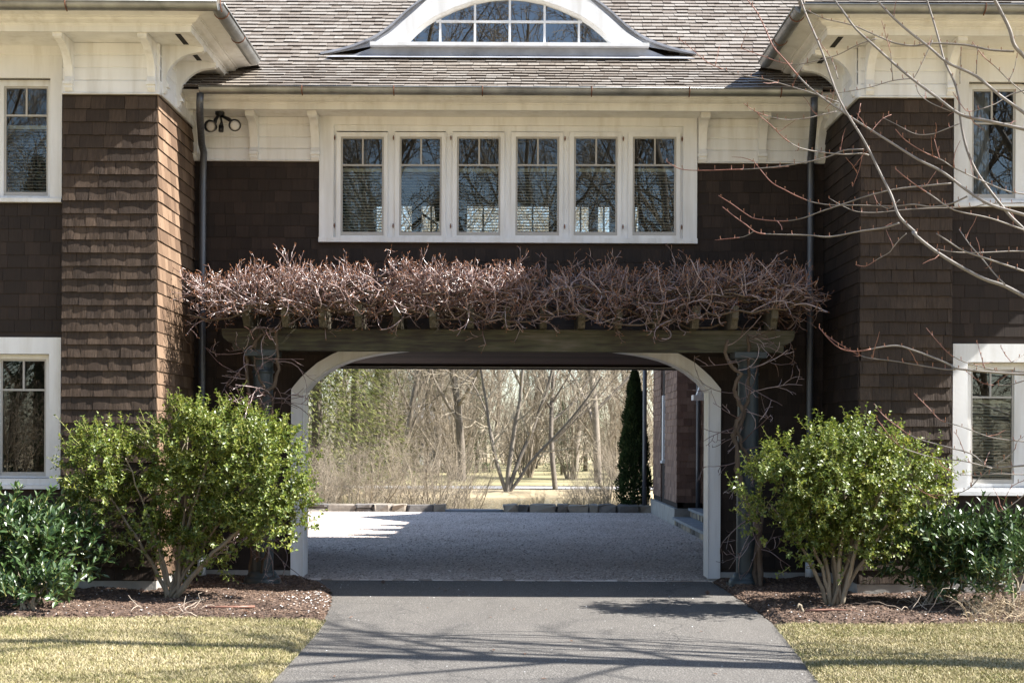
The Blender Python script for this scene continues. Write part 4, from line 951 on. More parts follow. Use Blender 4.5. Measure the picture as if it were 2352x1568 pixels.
for sx in (738, 858, 966, 1075, 1191, 1300, 1411, 1519, 1631, 1745, 1856, 1971, 2086, 2203, 2319):
    x = WX(sx / 1.306, -0.95); zt = bz1 + 0.225
    ends = [(-1.02, zt), (-1.02, zt - 0.12), (-0.98, zt - 0.15), (-0.93, bz1 + 0.004), (-0.02, bz1 + 0.004), (-0.02, zt)]
    a = R.uniform(-0.006, 0.006)
    MB().prism([Vector((x - 0.033 + a, y, z)) for y, z in ends], (0.066, 0, 0)).build('rafter', M['rafter_wood'], pg)
for px in (605, 1719):
    x = WX(px, YB); ht = bz0
    s_ = MB().lathe([(0.112, 0.10), (0.112, 0.4), (0.110, ht * 0.5), (0.100, ht - 0.22)], (x, YB, 0), 28).build('column', M['teal'], pg, smooth=True)
    MB().lathe([(0.10, ht - 0.23), (0.112, ht - 0.225), (0.112, ht - 0.205), (0.102, ht - 0.20), (0.102, ht - 0.12), (0.13, ht - 0.075), (0.135, ht - 0.06)], (x, YB, 0), 28).build('capital', M['teal'], s_, smooth=True)
    box('abacus', M['teal'], s_, x - 0.16, x + 0.16, YB - 0.16, YB + 0.16, ht - 0.06, ht - 0.002)
    MB().lathe([(0.185, 0.02), (0.185, 0.05), (0.17, 0.075), (0.15, 0.08), (0.15, 0.095), (0.135, 0.125), (0.11, 0.14)], (x, YB, 0.03), 28).build('base_moulding', M['teal'], s_, smooth=True)
    box('plinth', M['teal'], s_, x - 0.185, x + 0.185, YB - 0.185, YB + 0.185, -0.05, 0.052)
# ------------------------------------------------------------------ plants: materials
def leaf_mat(name, stops, rough=0.3, trans=0.25, spec=0.5):
    m, t, p = newmat(name)
    pr = N(t, 'ShaderNodeNewGeometry').outputs['Random Per Island']; n = pos_noise(t, 3.0, detail=2)
    f = mathn(t, 'ADD', mathn(t, 'MULTIPLY', pr, 0.65), mathn(t, 'MULTIPLY', n, 0.35))
    c = ramp(t, f, stops); t.links.new(c, p.inputs['Base Color']); p.inputs['Roughness'].default_value = rough; p.inputs['Specular IOR Level'].default_value = spec
    tr = N(t, 'ShaderNodeBsdfTranslucent'); t.links.new(c, tr.inputs[0]); mx = N(t, 'ShaderNodeMixShader'); mx.inputs[0].default_value = trans
    t.links.new(p.outputs[0], mx.inputs[1]); t.links.new(tr.outputs[0], mx.inputs[2]); t.links.new(mx.outputs[0], t.nodes['Material Output'].inputs[0]); return m
M['holly'] = leaf_mat('holly_leaf', [(0.15, (0.055, 0.09, 0.012)), (0.5, (0.135, 0.19, 0.026)), (0.8, (0.26, 0.285, 0.045)), (0.97, (0.42, 0.38, 0.09))], 0.42, 0.34, 0.7)
M['laurel'] = leaf_mat('laurel_leaf', [(0.15, (0.026, 0.058, 0.018)), (0.55, (0.05, 0.095, 0.026)), (0.85, (0.085, 0.14, 0.034)), (0.98, (0.20, 0.21, 0.06))], 0.38, 0.2, 0.8)
M['conifer'] = leaf_mat('conifer_needles', [(0.2, (0.06, 0.075, 0.02)), (0.55, (0.125, 0.135, 0.04)), (0.9, (0.23, 0.22, 0.08))], 0.6, 0.3, 0.2)
M['conifer_dark'] = leaf_mat('dark_conifer_needles', [(0.2, (0.022, 0.04, 0.016)), (0.6, (0.045, 0.07, 0.026)), (0.9, (0.09, 0.105, 0.04))], 0.6, 0.2, 0.2)
M['arbor'] = leaf_mat('arborvitae_sprays', [(0.2, (0.024, 0.042, 0.017)), (0.6, (0.05, 0.078, 0.028)), (0.9, (0.10, 0.125, 0.045))], 0.75, 0.25, 0.1)
def bark(name, lo, hi, scale=(14, 14, 4), rough=0.85, bm=0.8):
    return wood(name, [(0.25, lo), (0.75, hi)], grain=scale, rough=rough, rnd=0.25, bmp=bm, bdist=0.01, blotch=0.3)
M['bark_grey'] = bark('smooth_grey_bark', (0.13, 0.115, 0.10), (0.27, 0.245, 0.22), bm=0.25, rough=0.6)
M['twig_red'] = bark('red_twig', (0.17, 0.07, 0.05), (0.30, 0.16, 0.12), bm=0.1, rough=0.5)
M['bark_far'] = bark('far_bark', (0.09, 0.075, 0.06), (0.27, 0.23, 0.185))
M['twig_far'] = bark('far_twig', (0.19, 0.155, 0.108), (0.44, 0.38, 0.285), bm=0.1)
M['twig_bush'] = bark('thicket_twig', (0.13, 0.102, 0.070), (0.40, 0.335, 0.25), bm=0.1)
M['vine_bark'] = bark('vine_bark', (0.05, 0.034, 0.023), (0.15, 0.108, 0.074), (25, 25, 5), bm=1.0)
M['vine_twig'] = wood('vine_twig', [(0.12, (0.055, 0.024, 0.017)), (0.5, (0.16, 0.09, 0.075)), (0.88, (0.44, 0.345, 0.325))], grain=(14, 14, 14), rough=0.30, rnd=0.6, bmp=0.2, blotch=0.2, spec=0.8)
_p = M['vine_twig'].node_tree.nodes['Principled BSDF']; _p.inputs['Coat Weight'].default_value = 0.5; _p.inputs['Coat Roughness'].default_value = 0.25
M['bud'] = plain('bud', (0.24, 0.10, 0.042), 0.55, var=0.35, scale=30)
M['stem'] = bark('shrub_stem', (0.15, 0.12, 0.085), (0.34, 0.29, 0.215), (20, 20, 6))
M['sprig'] = plain('sprig', (0.25, 0.25, 0.075), 0.6, var=0.3)
M['straw'] = wood('straw', [(0.2, (0.32, 0.24, 0.15)), (0.8, (0.60, 0.49, 0.34))], grain=(30, 30, 4), rnd=0.6)
M['dead_twig'] = wood('dead_twig', [(0.2, (0.28, 0.22, 0.17)), (0.8, (0.55, 0.47, 0.38))], grain=(30, 30, 30), rnd=0.5)
M['cone'] = plain('pine_cone', (0.14, 0.065, 0.035), 0.8, var=0.4, scale=60)
M['copper'] = plain('copper_pipe', (0.20, 0.10, 0.07), 0.5, var=0.25, scale=8)

def rv(rng):
    while True:
        v = Vector((rng.uniform(-1, 1), rng.uniform(-1, 1), rng.uniform(-1, 1)))
        if 0.05 < v.length < 1: return v.normalized()
def along(pts, t):
    f = t * (len(pts) - 1); i = min(len(pts) - 2, int(f)); return pts[i].lerp(pts[i + 1], f - i), (pts[i + 1] - pts[i]).normalized()
def grow(mbs, p, d, L, r, lvl, P, rng):
    n = P['seg'][lvl]; st = L / n; pts = [Vector(p)]; rad = [r]; d = Vector(d).normalized(); cu = P.get('curl', 0)
    if cu: cm = Matrix.Rotation(rng.uniform(0.3, 1.0) * cu * rng.choice((-1, 1)), 3, d.cross(rv(rng)).normalized())
    for i in range(n):
        if cu: d.rotate(cm)
        d = (d + rv(rng) * P['wob'][lvl] + Vector((0, 0, P['up'][lvl]))).normalized(); pts.append(pts[-1] + d * st); rad.append(r * (1 - (i + 1) / n * (1 - P['tip'][lvl])))
    mbs[0 if lvl < P['split'] else 1].tube(pts, rad, P['sides'][lvl], cap=False)
    if lvl + 1 < len(P['seg']):
        c = P['num'][lvl]; c = int(c) + (1 if rng.random() < c % 1 else 0)
        for k in range(c):
            t = P['from'][lvl] + (1 - P['from'][lvl]) * (k + rng.random()) / c; q, dd = along(pts, t)
            ax = dd.orthogonal().normalized(); ax.rotate(Matrix.Rotation(rng.uniform(0, 6.283), 3, dd))
            nd = dd.copy(); nd.rotate(Matrix.Rotation(rng.uniform(*P['ang'][lvl]), 3, ax))
            rr = r * (1 - t * (1 - P['tip'][lvl])) * P['rr'][lvl]
            grow(mbs, q, nd, L * P['lr'][lvl] * rng.uniform(0.6, 1.15) * (1.15 - 0.5 * t), max(rr, P['rmin']), lvl + 1, P, rng)
    return pts
TREE = dict(seg=[9, 6, 4, 3, 2], wob=[0.09, 0.2, 0.26, 0.3, 0.3], up=[0.02, 0.09, 0.05, 0.03, 0.02], tip=[0.18, 0.2, 0.25, 0.4, 0.6], split=3, sides=[8, 5, 4, 3, 3],
            num=[18, 8, 5.5, 3.5], ang=[(0.5, 1.1), (0.4, 1.0), (0.4, 1.0), (0.4, 1.1)], rr=[0.55, 0.55, 0.55, 0.6], lr=[0.52, 0.45, 0.45, 0.5], rmin=0.010)
TREE['from'] = [0.15, 0.15, 0.1, 0.1]
BUSH = dict(seg=[8, 5, 4, 3], wob=[0.16, 0.25, 0.3, 0.3], up=[0.02, 0.03, 0.02, 0.0], tip=[0.3, 0.3, 0.4, 0.6], split=1, sides=[5, 3, 3, 3],
            num=[8.5, 5.0, 2.3], ang=[(0.35, 1.0), (0.4, 1.1), (0.4, 1.1)], rr=[0.5, 0.55, 0.7], lr=[0.36, 0.5, 0.5], rmin=0.0028)
BUSH['from'] = [0.2, 0.15, 0.1]

def tree_meshes(seed, H, r, P=TREE, lean=0.05, trunks=1):
    rng = random.Random(seed); mbs = [MB(), MB()]
    for k in range(trunks):
        a = rng.uniform(0, 6.28); grow(mbs, (0, 0, -0.2), (lean * math.cos(a), lean * math.sin(a), 1), H, r, 0, P, rng)
    return mbs
def bush_meshes(seed, H, stems=14, spread=0.6):
    rng = random.Random(seed); mbs = [MB(), MB()]
    for k in range(stems):
        a = rng.uniform(0, 6.28); s = rng.uniform(0.1, spread); p = (0.12 * math.cos(a), 0.12 * math.sin(a), -0.05)
        grow(mbs, p, (s * math.cos(a), s * math.sin(a), 1), H * rng.uniform(0.65, 1.1), rng.uniform(0.010, 0.02) * H / 2.2, 0, BUSH, rng)
    return mbs
def plant_tree(name, meshes, loc, rz, sc, label, cat='tree', group=None, parts=('trunk', 'crown')):
    e = empty(name, loc, label, cat, group)
    for pn, me in zip(parts, meshes):
        o = bpy.data.objects.new(pn, me); C.objects.link(o); o.parent = e; o.rotation_euler = (0, 0, rz); o.scale = sc if hasattr(sc, '__len__') else (sc, sc, sc)
        if pn in ('crown', 'twigs', 'foliage'): o['kind'] = 'stuff'
    return e
def mk(mbs, names, mats, smooth=True): return [b.mesh(n, M[m], smooth) for b, n, m in zip(mbs, names, mats)]

# ------------------------------------------------------------------ leafy shrubs
def leaf2(mb, p, d, up, L, w, fold=0.35):
    d = d.normalized(); s = d.cross(up); s = s.normalized() if s.length > 1e-4 else d.orthogonal().normalized(); u = s.cross(d)
    mb.add([p, p + d * L * 0.45 + s * w + u * w * fold, p + d * L - u * L * 0.08, p + d * L * 0.45 - s * w + u * w * fold], [(0, 1, 2), (0, 2, 3)])
def leaf6(mb, p, d, up, L, w):
    d = d.normalized(); s = d.cross(up); s = s.normalized() if s.length > 1e-4 else d.orthogonal().normalized(); u = s.cross(d)
    k = w * 0.28; c = -L * 0.10
    mb.add([p, p + d*L*.3 + s*w*.85 + u*k, p + d*L*.3, p + d*L*.3 - s*w*.85 + u*k, p + d*L*.68 + s*w*.8 + u*(k + c*.5), p + d*L*.68 + u*c*.5, p + d*L*.68 - s*w*.8 + u*(k + c*.5), p + d*L + u*c],
           [(0, 1, 2), (0, 2, 3), (1, 4, 5, 2), (2, 5, 6, 3), (4, 7, 5), (5, 7, 6)])
def leafy(name, base, lobes, nsp, L, w, mat, label, stems, big=False, seed=1, spl=(0.07, 0.16), per=9, thr=-0.10, stem_r=0.016, group=None, sprig_mat='sprig'):
    rng = random.Random(seed); e = empty(name, base, label, 'bush', group)
    tot = sum(b * c for _, a, b, c in [(q[0], q[1], q[1], q[3]) for q in lobes])
    fol = MB(); spr = MB(); ends = []
    wts = [q[1] * q[3] for q in lobes]
    for i in range(nsp):
        q = rng.choices(lobes, wts)[0]; c = Vector(q[0])
        dirv = rv(rng)
        if dirv.z < -0.35 and rng.random() < 0.7: dirv.z = -dirv.z
        rr = rng.uniform(0.2, 1.0) ** 0.5 * (1 + 0.38 * noise.noise(dirv * 2.4 + c * 1.7))
        pos = c + Vector((dirv.x * q[1], dirv.y * q[2], dirv.z * q[3])) * rr
        if noise.noise(pos * 4.5 + Vector((seed, 0, 0))) < thr: continue
        if pos.z < 0.12: continue
        od = (Vector((dirv.x / q[1], dirv.y / q[2], dirv.z / q[3])).normalized() * 0.8 + Vector((0, 0, 0.32)) + rv(rng) * 0.7).normalized()
        SL = rng.uniform(*spl) * (1.0 if rng.random() < 0.75 or rr < 0.8 else 1.6); pts = [pos]; dd = od
        for k in range(3): dd = (dd + rv(rng) * 0.25 + Vector((0, 0, 0.12))).normalized(); pts.append(pts[-1] + dd * SL / 3)
        spr.tube(pts, [0.0028, 0.0024, 0.0018, 0.0012] if not big else [0.004, 0.0034, 0.0028, 0.002], 3, cap=False)
        if i % 3 == 0: ends.append(pos)
        n = int(per * rng.uniform(0.7, 1.3))
        for k in range(n):
            t = (k + 0.5) / n; p, d0 = along(pts, t); a = k * 2.4 + rng.uniform(-0.4, 0.4)
            o = d0.orthogonal().normalized(); o.rotate(Matrix.Rotation(a, 3, d0)); spread = 1.0 if not big else (1.1 - 0.6 * t)
            ld = (d0 * (0.45 if not big else 0.75) + o * spread + Vector((0, 0, 0.1))).normalized(); up = (d0 + Vector((0, 0, 0.8)) + rv(rng) * 0.35)
            s = rng.uniform(0.7, 1.2) * (1.1 - 0.25 * t)
            (leaf6 if big else leaf2)(fol, p, ld, up, L * s, w * s)
    fol.build('foliage', M[mat], e, kind='stuff'); spr.build('sprigs', M[sprig_mat], e, kind='stuff')
    # stems: arch from the base to points inside the lobes
    B = Vector(base); tw = MB()
    for k, tgt in enumerate(stems):
        T = Vector(tgt); mid = B.lerp(T, 0.45) + Vector((rng.uniform(-.05, .05), rng.uniform(-.05, .05), 0.10)); off = Vector((rng.uniform(-.06, .06), rng.uniform(-.05, .05), -0.03))
        pts = []
        for i in range(11):
            t = i / 10; pts.append((B + off) * (1 - t) ** 2 + mid * 2 * t * (1 - t) + T * t * t + rv(rng) * 0.012 * (i > 0))
        r0 = stem_r * rng.uniform(0.7, 1.25); MB().tube(pts, [r0 * (1 - 0.7 * i / 10) for i in range(11)], 7).build('stem', M['stem'], e, smooth=True)
        for j in range(7):
            t = rng.uniform(0.35, 1.0); p, d0 = along(pts, t)
            cand = sorted(ends, key=lambda q: (q - p).length + rng.uniform(0, 0.35))[:1]
            if not cand: continue
            q = cand[0]; m2 = (p + q) / 2 + d0 * 0.05
            tw.tube([p, p.lerp(m2, 0.6) , m2.lerp(q, 0.5), q], [r0 * 0.35, r0 * 0.3, r0 * 0.24, r0 * 0.16], 4, cap=False)
    tw.build('branchlets', M['stem'], e, kind='stuff', smooth=True)
    return e
def LB(px, py, Y, rxp, ryp, rz=None):
    s = F / (D0 + Y); c = W(px, py, Y); return (c, rxp / s, rz if rz else 0.8 * rxp / s, ryp / s)
b = G(396, 1372, 0.04); Yb = b.y
leafy('holly_bush', b, [LB(515, 1045, Yb, 175, 112), LB(455, 1010, Yb, 120, 82), LB(590, 1085, Yb - 0.1, 128, 118), LB(620, 1160, Yb - 0.2, 105, 88), LB(255, 1085, Yb + 0.0, 118, 108), LB(310, 1140, Yb, 130, 90), LB(210, 1160, Yb + 0.1, 70, 60), LB(440, 1270, Yb + 0.1, 95, 75), LB(560, 1190, Yb - 0.1, 120, 70), LB(400, 1130, Yb + 0.1, 120, 70), LB(640, 1195, Yb - 0.2, 85, 65), LB(350, 1235, Yb, 75, 60), LB(500, 1225, Yb - 0.1, 95, 60)],
      4900, 0.041, 0.0145, 'holly', 'broad glossy holly bush left of the arch, in front of the sunlit pier', [W(*p) for p in ((230,1110,Yb), (290,1050,Yb-.1), (360,1030,Yb+.2), (430,1000,Yb), (500,980,Yb-.1), (560,1010,Yb+.15), (610,1060,Yb), (660,1120,Yb-.2), (590,1180,Yb-.3), (470,1060,Yb+.3), (340,1180,Yb-.1), (520,1130,Yb-.25))], seed=3, stem_r=0.021)
b = G(1921, 1392, 0.04); Yb = b.y
leafy('holly_bush', b, [LB(1920, 1075, Yb, 190, 88), LB(1960, 1040, Yb, 120, 68), LB(1800, 1120, Yb - 0.1, 118, 72), LB(2060, 1110, Yb, 118, 80), LB(1960, 1140, Yb - 0.2, 160, 70), LB(1790, 1190, Yb, 80, 55), LB(1940, 1250, Yb + 0.1, 90, 75), LB(2100, 1130, Yb, 75, 60), LB(1860, 1190, Yb, 110, 55), LB(2030, 1185, Yb - 0.1, 90, 50), LB(1850, 1255, Yb, 75, 55), LB(1990, 1235, Yb - 0.1, 85, 60)],
      4200, 0.039, 0.0138, 'holly', 'broad glossy holly bush right of the arch, below the bare branches', [W(*p) for p in ((1760,1150,Yb), (1790,1100,Yb-.1), (1850,1060,Yb+.2), (1890,1030,Yb), (1940,1020,Yb-.1), (1990,1040,Yb+.15), (2050,1070,Yb), (2110,1110,Yb-.1), (1810,1210,Yb), (1920,1100,Yb+.3), (2030,1120,Yb-.2))], seed=5, stem_r=0.021)
b = G(60, 1405, 0.04)
leafy('laurel_bush', b, [LB(60, 1290, -2.5, 130, 130), LB(20, 1262, -2.5, 120, 82), LB(90, 1360, -2.9, 95, 55), LB(150, 1262, -2.2, 90, 72), LB(60, 1222, -2.3, 90, 45), LB(20, 1380, -3.0, 100, 40)], 640, 0.085, 0.0175, 'laurel',
      'large dark laurel bush with long leaves at the lower left, below the window', [W(*p) for p in ((20,1250,-2.5), (80,1220,-2.4), (140,1270,-2.3), (40,1330,-2.8), (100,1340,-2.9))], big=True, seed=8, spl=(0.10, 0.2), per=10, thr=-0.35)
b = G(215, 1352, 0.04)
leafy('laurel_bush', b, [LB(205, 1305, b.y, 55, 38), LB(262, 1280, b.y - 0.1, 40, 28), LB(285, 1310, b.y, 30, 20)], 75, 0.075, 0.0155, 'laurel', 'small cut-back laurel with bare stubs between the holly and the large laurel',
      [W(*p) for p in ((170,1290,b.y), (205,1240,b.y), (240,1200,b.y), (265,1265,b.y), (225,1290,b.y), (195,1180,b.y))], big=True, seed=9, spl=(0.07, 0.13), per=8, thr=-0.6)
b = G(2170, 1380, 0.04)
leafy('laurel_bush', b, [LB(2150, 1262, -2.2, 120, 66), LB(2230, 1255, -2.3, 100, 60), LB(2060, 1260, -1.9, 85, 60), LB(2100, 1300, -2.1, 80, 50), LB(2200, 1310, -2.2, 100, 50), LB(2300, 1265, -2.4, 85, 72), LB(2340, 1278, -2.4, 60, 60), LB(2230, 1310, -2.4, 90, 40)], 700, 0.082, 0.0165, 'laurel',
      'spreading laurel bush right of the right holly, below the window', [W(*p) for p in ((2080,1250,-2.0), (2130,1230,-2.1), (2190,1240,-2.2), (2250,1240,-2.3), (2310,1270,-2.4), (2160,1280,-2.2))], big=True, seed=10, spl=(0.10, 0.18), per=9, thr=-0.35)
b = G(2325, 1412, 0.04)
leafy('laurel_bush', b, [LB(2310, 1335, -2.9, 70, 48), LB(2350, 1310, -2.9, 50, 60), LB(2260, 1335, -2.8, 35, 30)], 130, 0.07, 0.0145, 'laurel', 'low laurel clump among dry stalks at the right edge', [W(*p) for p in ((2280,1330,-2.8), (2320,1310,-2.9), (2345,1340,-2.9))], big=True, seed=12, per=8)
b = G(2135, 1392, 0.04)
leafy('laurel_bush', b, [LB(2135, 1352, b.y, 32, 20)], 16, 0.08, 0.015, 'laurel', 'tiny laurel sprout on the mulch beside the dead twigs', [W(2130, 1352, b.y), W(2145, 1356, b.y)], big=True, seed=14, per=8, thr=-1)
b = G(1835, 1404, 0.04)
leafy('weed', b, [LB(1835, 1398, b.y, 30, 8)], 10, 0.03, 0.008, 'holly', 'small green weed on the mulch below the right holly', [W(1830, 1398, b.y)], seed=15, per=6, thr=-1, spl=(0.04, 0.07))

# dry grass clump, dead twigs, cones, pipes
def twig_pile(name, px0, px1, py0, py1, n, label, cat, mat, hgt=(0.05, 0.2), ln=(0.2, 0.45), r0=0.004, seed=1, up=0.5):
    rng = random.Random(seed); e = empty(name, G((px0 + px1) / 2, (py0 + py1) / 2, 0.04), label, cat); mb = MB()
    for i in range(n):
        p = G(rng.uniform(px0, px1), rng.uniform(py0, py1), 0.05); a = rng.uniform(0, 6.28); d = Vector((math.cos(a), math.sin(a), rng.uniform(0, up))); L = rng.uniform(*ln); pts = [p]
        for k in range(7): d = (d + rv(rng) * 0.45).normalized(); q = pts[-1] + d * L / 7; q.z = max(0.04, min(q.z, hgt[1] + 0.05)); pts.append(q)
        mb.tube(pts, [r0 * (1 - 0.08 * k) for k in range(8)], 4)
    mb.build('twigs', M[mat], e, kind='stuff', smooth=True); return e
twig_pile('dead_twigs', 2060, 2220, 1372, 1412, 34, 'tangle of pale dead twigs on the mulch at the right', 'twigs', 'dead_twig', (0, 0.22), (0.2, 0.5), 0.004, 21, 0.9)
twig_pile('dead_twigs', 290, 460, 1395, 1422, 16, 'pale fallen twigs on the mulch in front of the left holly', 'twigs', 'dead_twig', (0, 0.10), (0.2, 0.45), 0.0038, 22, 0.3)
twig_pile('fallen_stick', 320, 420, 1357, 1360, 2, 'long pale stick lying along the foot of the left pier', 'stick', 'dead_twig', (0, 0.02), (0.45, 0.6), 0.006, 23, 0.0)
rng = random.Random(31); e = empty('dry_grass_clump', G(2310, 1405, 0.04), 'clump of dry straw-coloured grass stalks at the right edge', 'grass clump'); mb = MB()
for i in range(420):
    p = G(rng.uniform(2215, 2400), rng.uniform(1385, 1432), 0.04); a = rng.uniform(0, 6.28); s = rng.uniform(0.15, 0.9); L = rng.uniform(0.10, 0.34) * (0.6 if i % 2 else 1); d = Vector((s * math.cos(a), s * math.sin(a), 1)).normalized(); pts = [p]
    for k in range(4): d = (d + Vector((0, 0, -0.28)) + rv(rng) * 0.2).normalized(); q = pts[-1] + d * L / 4; q.z = max(0.035, q.z); pts.append(q)
    mb.tube(pts, [0.003, 0.0027, 0.0022, 0.0015, 0.0008], 3, cap=False)
mb.build('stalks', M['straw'], e, kind='stuff')
def hose(pts, label, name='hose', r=0.011): 
    MB().tube([Vector(p) for p in pts], r, 8).build(name, M['copper'], label=label, cat='hose', smooth=True)
hose([G(1850, 1402, 0.05), G(1880, 1400, 0.055), G(1920, 1400, 0.055), G(1950, 1402, 0.055), G(1980, 1406, 0.045)], 'brown garden hose end lying below the right holly')
hose([G(470, 1395, 0.05), G(500, 1393, 0.055), G(540, 1393, 0.055), G(585, 1392, 0.05)], 'orange brown garden hose end lying in front of the left holly')
for i, (px, py, lab) in enumerate(((325, 1361, 'pine cone beside the long pale stick'), (378, 1415, 'pine cone between the fallen twigs'), (566, 1412, 'pine cone on the mulch right of the left holly'), (880, 1341, 'small cone on the shaded asphalt left of centre'), (1625, 1366, 'small cone on the shaded asphalt near the right column'))):
    c = G(px, py, 0.04 if i < 3 else 0.0); mb = MB(); rg_ = random.Random(i)
    for k in range(5):
        for j in range(7):
            a = j * 0.9 + k * 0.45; r1 = 0.022 * math.sin(0.5 + k * 0.55); z = c.z + 0.006 + k * 0.008
            mb.add([(c.x, c.y, z), (c.x + r1 * math.cos(a - 0.3), c.y + r1 * math.sin(a - 0.3), z + 0.004), (c.x + r1 * 1.35 * math.cos(a), c.y + r1 * 1.35 * math.sin(a), z + 0.009), (c.x + r1 * math.cos(a + 0.3), c.y + r1 * math.sin(a + 0.3), z + 0.004)], [(0, 1, 2, 3)])
    mb.build('pine_cone', M['cone'], label=lab, cat='pine cone')
lv = MB()
for i in range(26):
    Y = -0.3 - 6.0 * R.random() ** 1.5; p = Vector((R.uniform(edge_x(lg, Y) + 0.1, edge_x(rg, Y) - 0.1), Y, 0.006)); leaf6(lv, p, Vector((R.uniform(-1, 1), R.uniform(-1, 1), 0.1)), Vector((0, 0, 1)), R.uniform(0.03, 0.055), 0.011)
lv.build('fallen_leaves', M['cone'], kind='stuff', label='a few brown fallen leaves scattered on the driveway', cat='leaves')

# ------------------------------------------------------------------ climbing vines on the pergola
VM = dict(seg=[8, 6, 4], wob=[0.16, 0.2, 0.25], up=[0.05, 0.09, 0.12], tip=[0.55, 0.6, 0.7], split=0, sides=[5, 4, 4], num=[3.6, 1.5], ang=[(0.5, 1.3), (0.5, 1.3)], rr=[0.8, 0.8], lr=[0.55, 0.55], rmin=0.0038, curl=0.25)
VM['from'] = [0.15, 0.15]
def vine(side, label, seed, xa, xb, nsh, stems):
    rng = random.Random(seed); e = empty('climbing_vine', (stems[0][0][0].x, YB, 0), label, 'vine', 'vines on the pergola')
    tw = MB(); bd = MB()
    for S, r0, r1 in stems:
        pts = []
        for a, b_ in zip(S, S[1:]):
            for k in range(4): pts.append(a.lerp(b_, k / 4) + rv(rng) * 0.010)
        pts.append(S[-1]); MB().tube(pts, [r0 + (r1 - r0) * i / (len(pts) - 1) + rng.uniform(-.003, .003) for i in range(len(pts))], 8).build('stem', M['vine_bark'], e, smooth=True)
        for k in range(16):     # side shoots along the climbing stems
            q, d0 = along(pts, rng.uniform(0.12, 1)); d = Vector((rng.uniform(-1, 1), rng.uniform(-0.8, 0.15), rng.uniform(-0.45, 0.4)))
            P2 = dict(VM); P2['up'] = [-0.04, -0.03, 0.05]; P2['num'] = [2.2, 1.4]
            grow([tw, tw], q, d, rng.uniform(0.25, 0.6), 0.005, 0, P2, rng)
    canes = []
    for k in range(20):       # woody canes wandering along the top
        x = xa + rng.uniform(-0.1, 0.5); y = rng.uniform(-1.0, -0.15); z = bz1 + rng.uniform(0.20, 0.42) - (0.16 if k % 7 == 0 else 0); y = -1.06 if k % 7 == 0 else y; pts = []
        while x < xb:
            pts.append(Vector((x, y, z))); x += 0.11; y = min(-0.1, max(-1.12, y + rng.uniform(-0.10, 0.10))); z = min(bz1 + 0.52, max(bz1 + (0.02 if k % 7 == 0 else 0.15), z + rng.uniform(-0.065, 0.065)))
        if len(pts) > 3: canes.append(pts); MB().tube(pts, [rng.uniform(0.007, 0.013) for _ in pts], 5).build('cane', M['vine_bark'], e, smooth=True)
    def tip(p, d): bd.tube([p, p + d * 0.010, p + d * 0.020], [0.003, 0.0042, 0.001], 4)
    class Rec(MB):
        def tube(s, pts, rad, n=5, cap=True):
            MB.tube(tw, pts, rad, n, cap)
            if rad[-1] < 0.006: tip(pts[-1], (pts[-1] - pts[-2]).normalized())
    rec = Rec()
    for i in range(nsh):
        c = rng.choice(canes); q, d0 = along(c, rng.random()); front = rng.random()
        kx = -0.7 * (q.x < -2.5) + 0.7 * (q.x > 2.3)
        if front < 0.56: d = Vector((rng.uniform(-0.9, 0.9) + kx, rng.uniform(-0.8, 0.5), rng.uniform(0.3, 1.1)))
        elif front < 0.94: d = Vector((rng.uniform(-1, 1) + kx, rng.uniform(-1.0, 0.2), rng.uniform(-0.15, 0.4)))
        else: d = Vector((rng.uniform(-1, 1), -0.7, rng.uniform(-0.7, 0.0)))
        L = rng.uniform(0.2, 0.46) * (1.15 if front < 0.6 else 1.0)
        hmax = bz1 + 0.74 + 0.14 * noise.noise(Vector((q.x * 2.3, seed, 0)))
        if d.z > 0.3: L = min(L, max(0.10, (hmax - q.z) * 0.75))
        grow([rec, rec], q, d, L, rng.uniform(0.006, 0.009), 0, VM, rng)
    tw.build('twigs', M['vine_twig'], e, kind='stuff', smooth=True); bd.build('buds', M['bud'], e, kind='stuff'); return e
def zs(pts, ox, oy, k, Ys): return [W((ox + x / k) / 1.306, (oy + y / k) / 1.306, Y) for (x, y), Y in zip(pts, Ys)]
z6 = lambda pts, Ys: zs(pts, 560, 700, 1.96, Ys)
zl_ = lambda pts, Ys: zs(pts, 1850, 1050, 1.96, Ys)
fr_ = YB - 0.13
gl_ = G(582, 1338, 0.03)
vl = [([G(590, 1340, 0.03), W(592, 1270, fr_), W(585, 1210, fr_ - .02), W(598, 1150, fr_)] + z6([(480, 1160), (430, 1000), (440, 940), (520, 890), (540, 800), (530, 700), (525, 600), (560, 480)], [fr_ - .02, fr_, fr_ - .03, fr_ - .02, fr_, fr_, fr_ - .02, YB]), 0.022, 0.014),
      ([G(575, 1341, 0.03), W(580, 1260, YB - .05), W(574, 1180, YB - .08), W(570, 1080, YB - .1)] + z6([(370, 1000), (360, 850), (350, 720), (370, 680), (440, 600), (520, 560)], [YB - .1, YB - .1, YB - .08, YB - .14, fr_, fr_]), 0.024, 0.012),
      ([G(600, 1342, 0.03), W(604, 1290, fr_ - .03), W(625, 1230, fr_ - .02), W(632, 1150, YB - .08)] + z6([(500, 1080), (510, 980), (440, 880), (400, 760), (400, 690), (430, 560)], [fr_ - .03, fr_ - .02, fr_ - .03, fr_ - .01, fr_, YB - .1]), 0.017, 0.010)]
vine(-1, 'bare twiggy vine over the left half of the pergola, stems winding up its column', 41, WX(462, -0.7), WX(1245, -0.7), 820, vl)
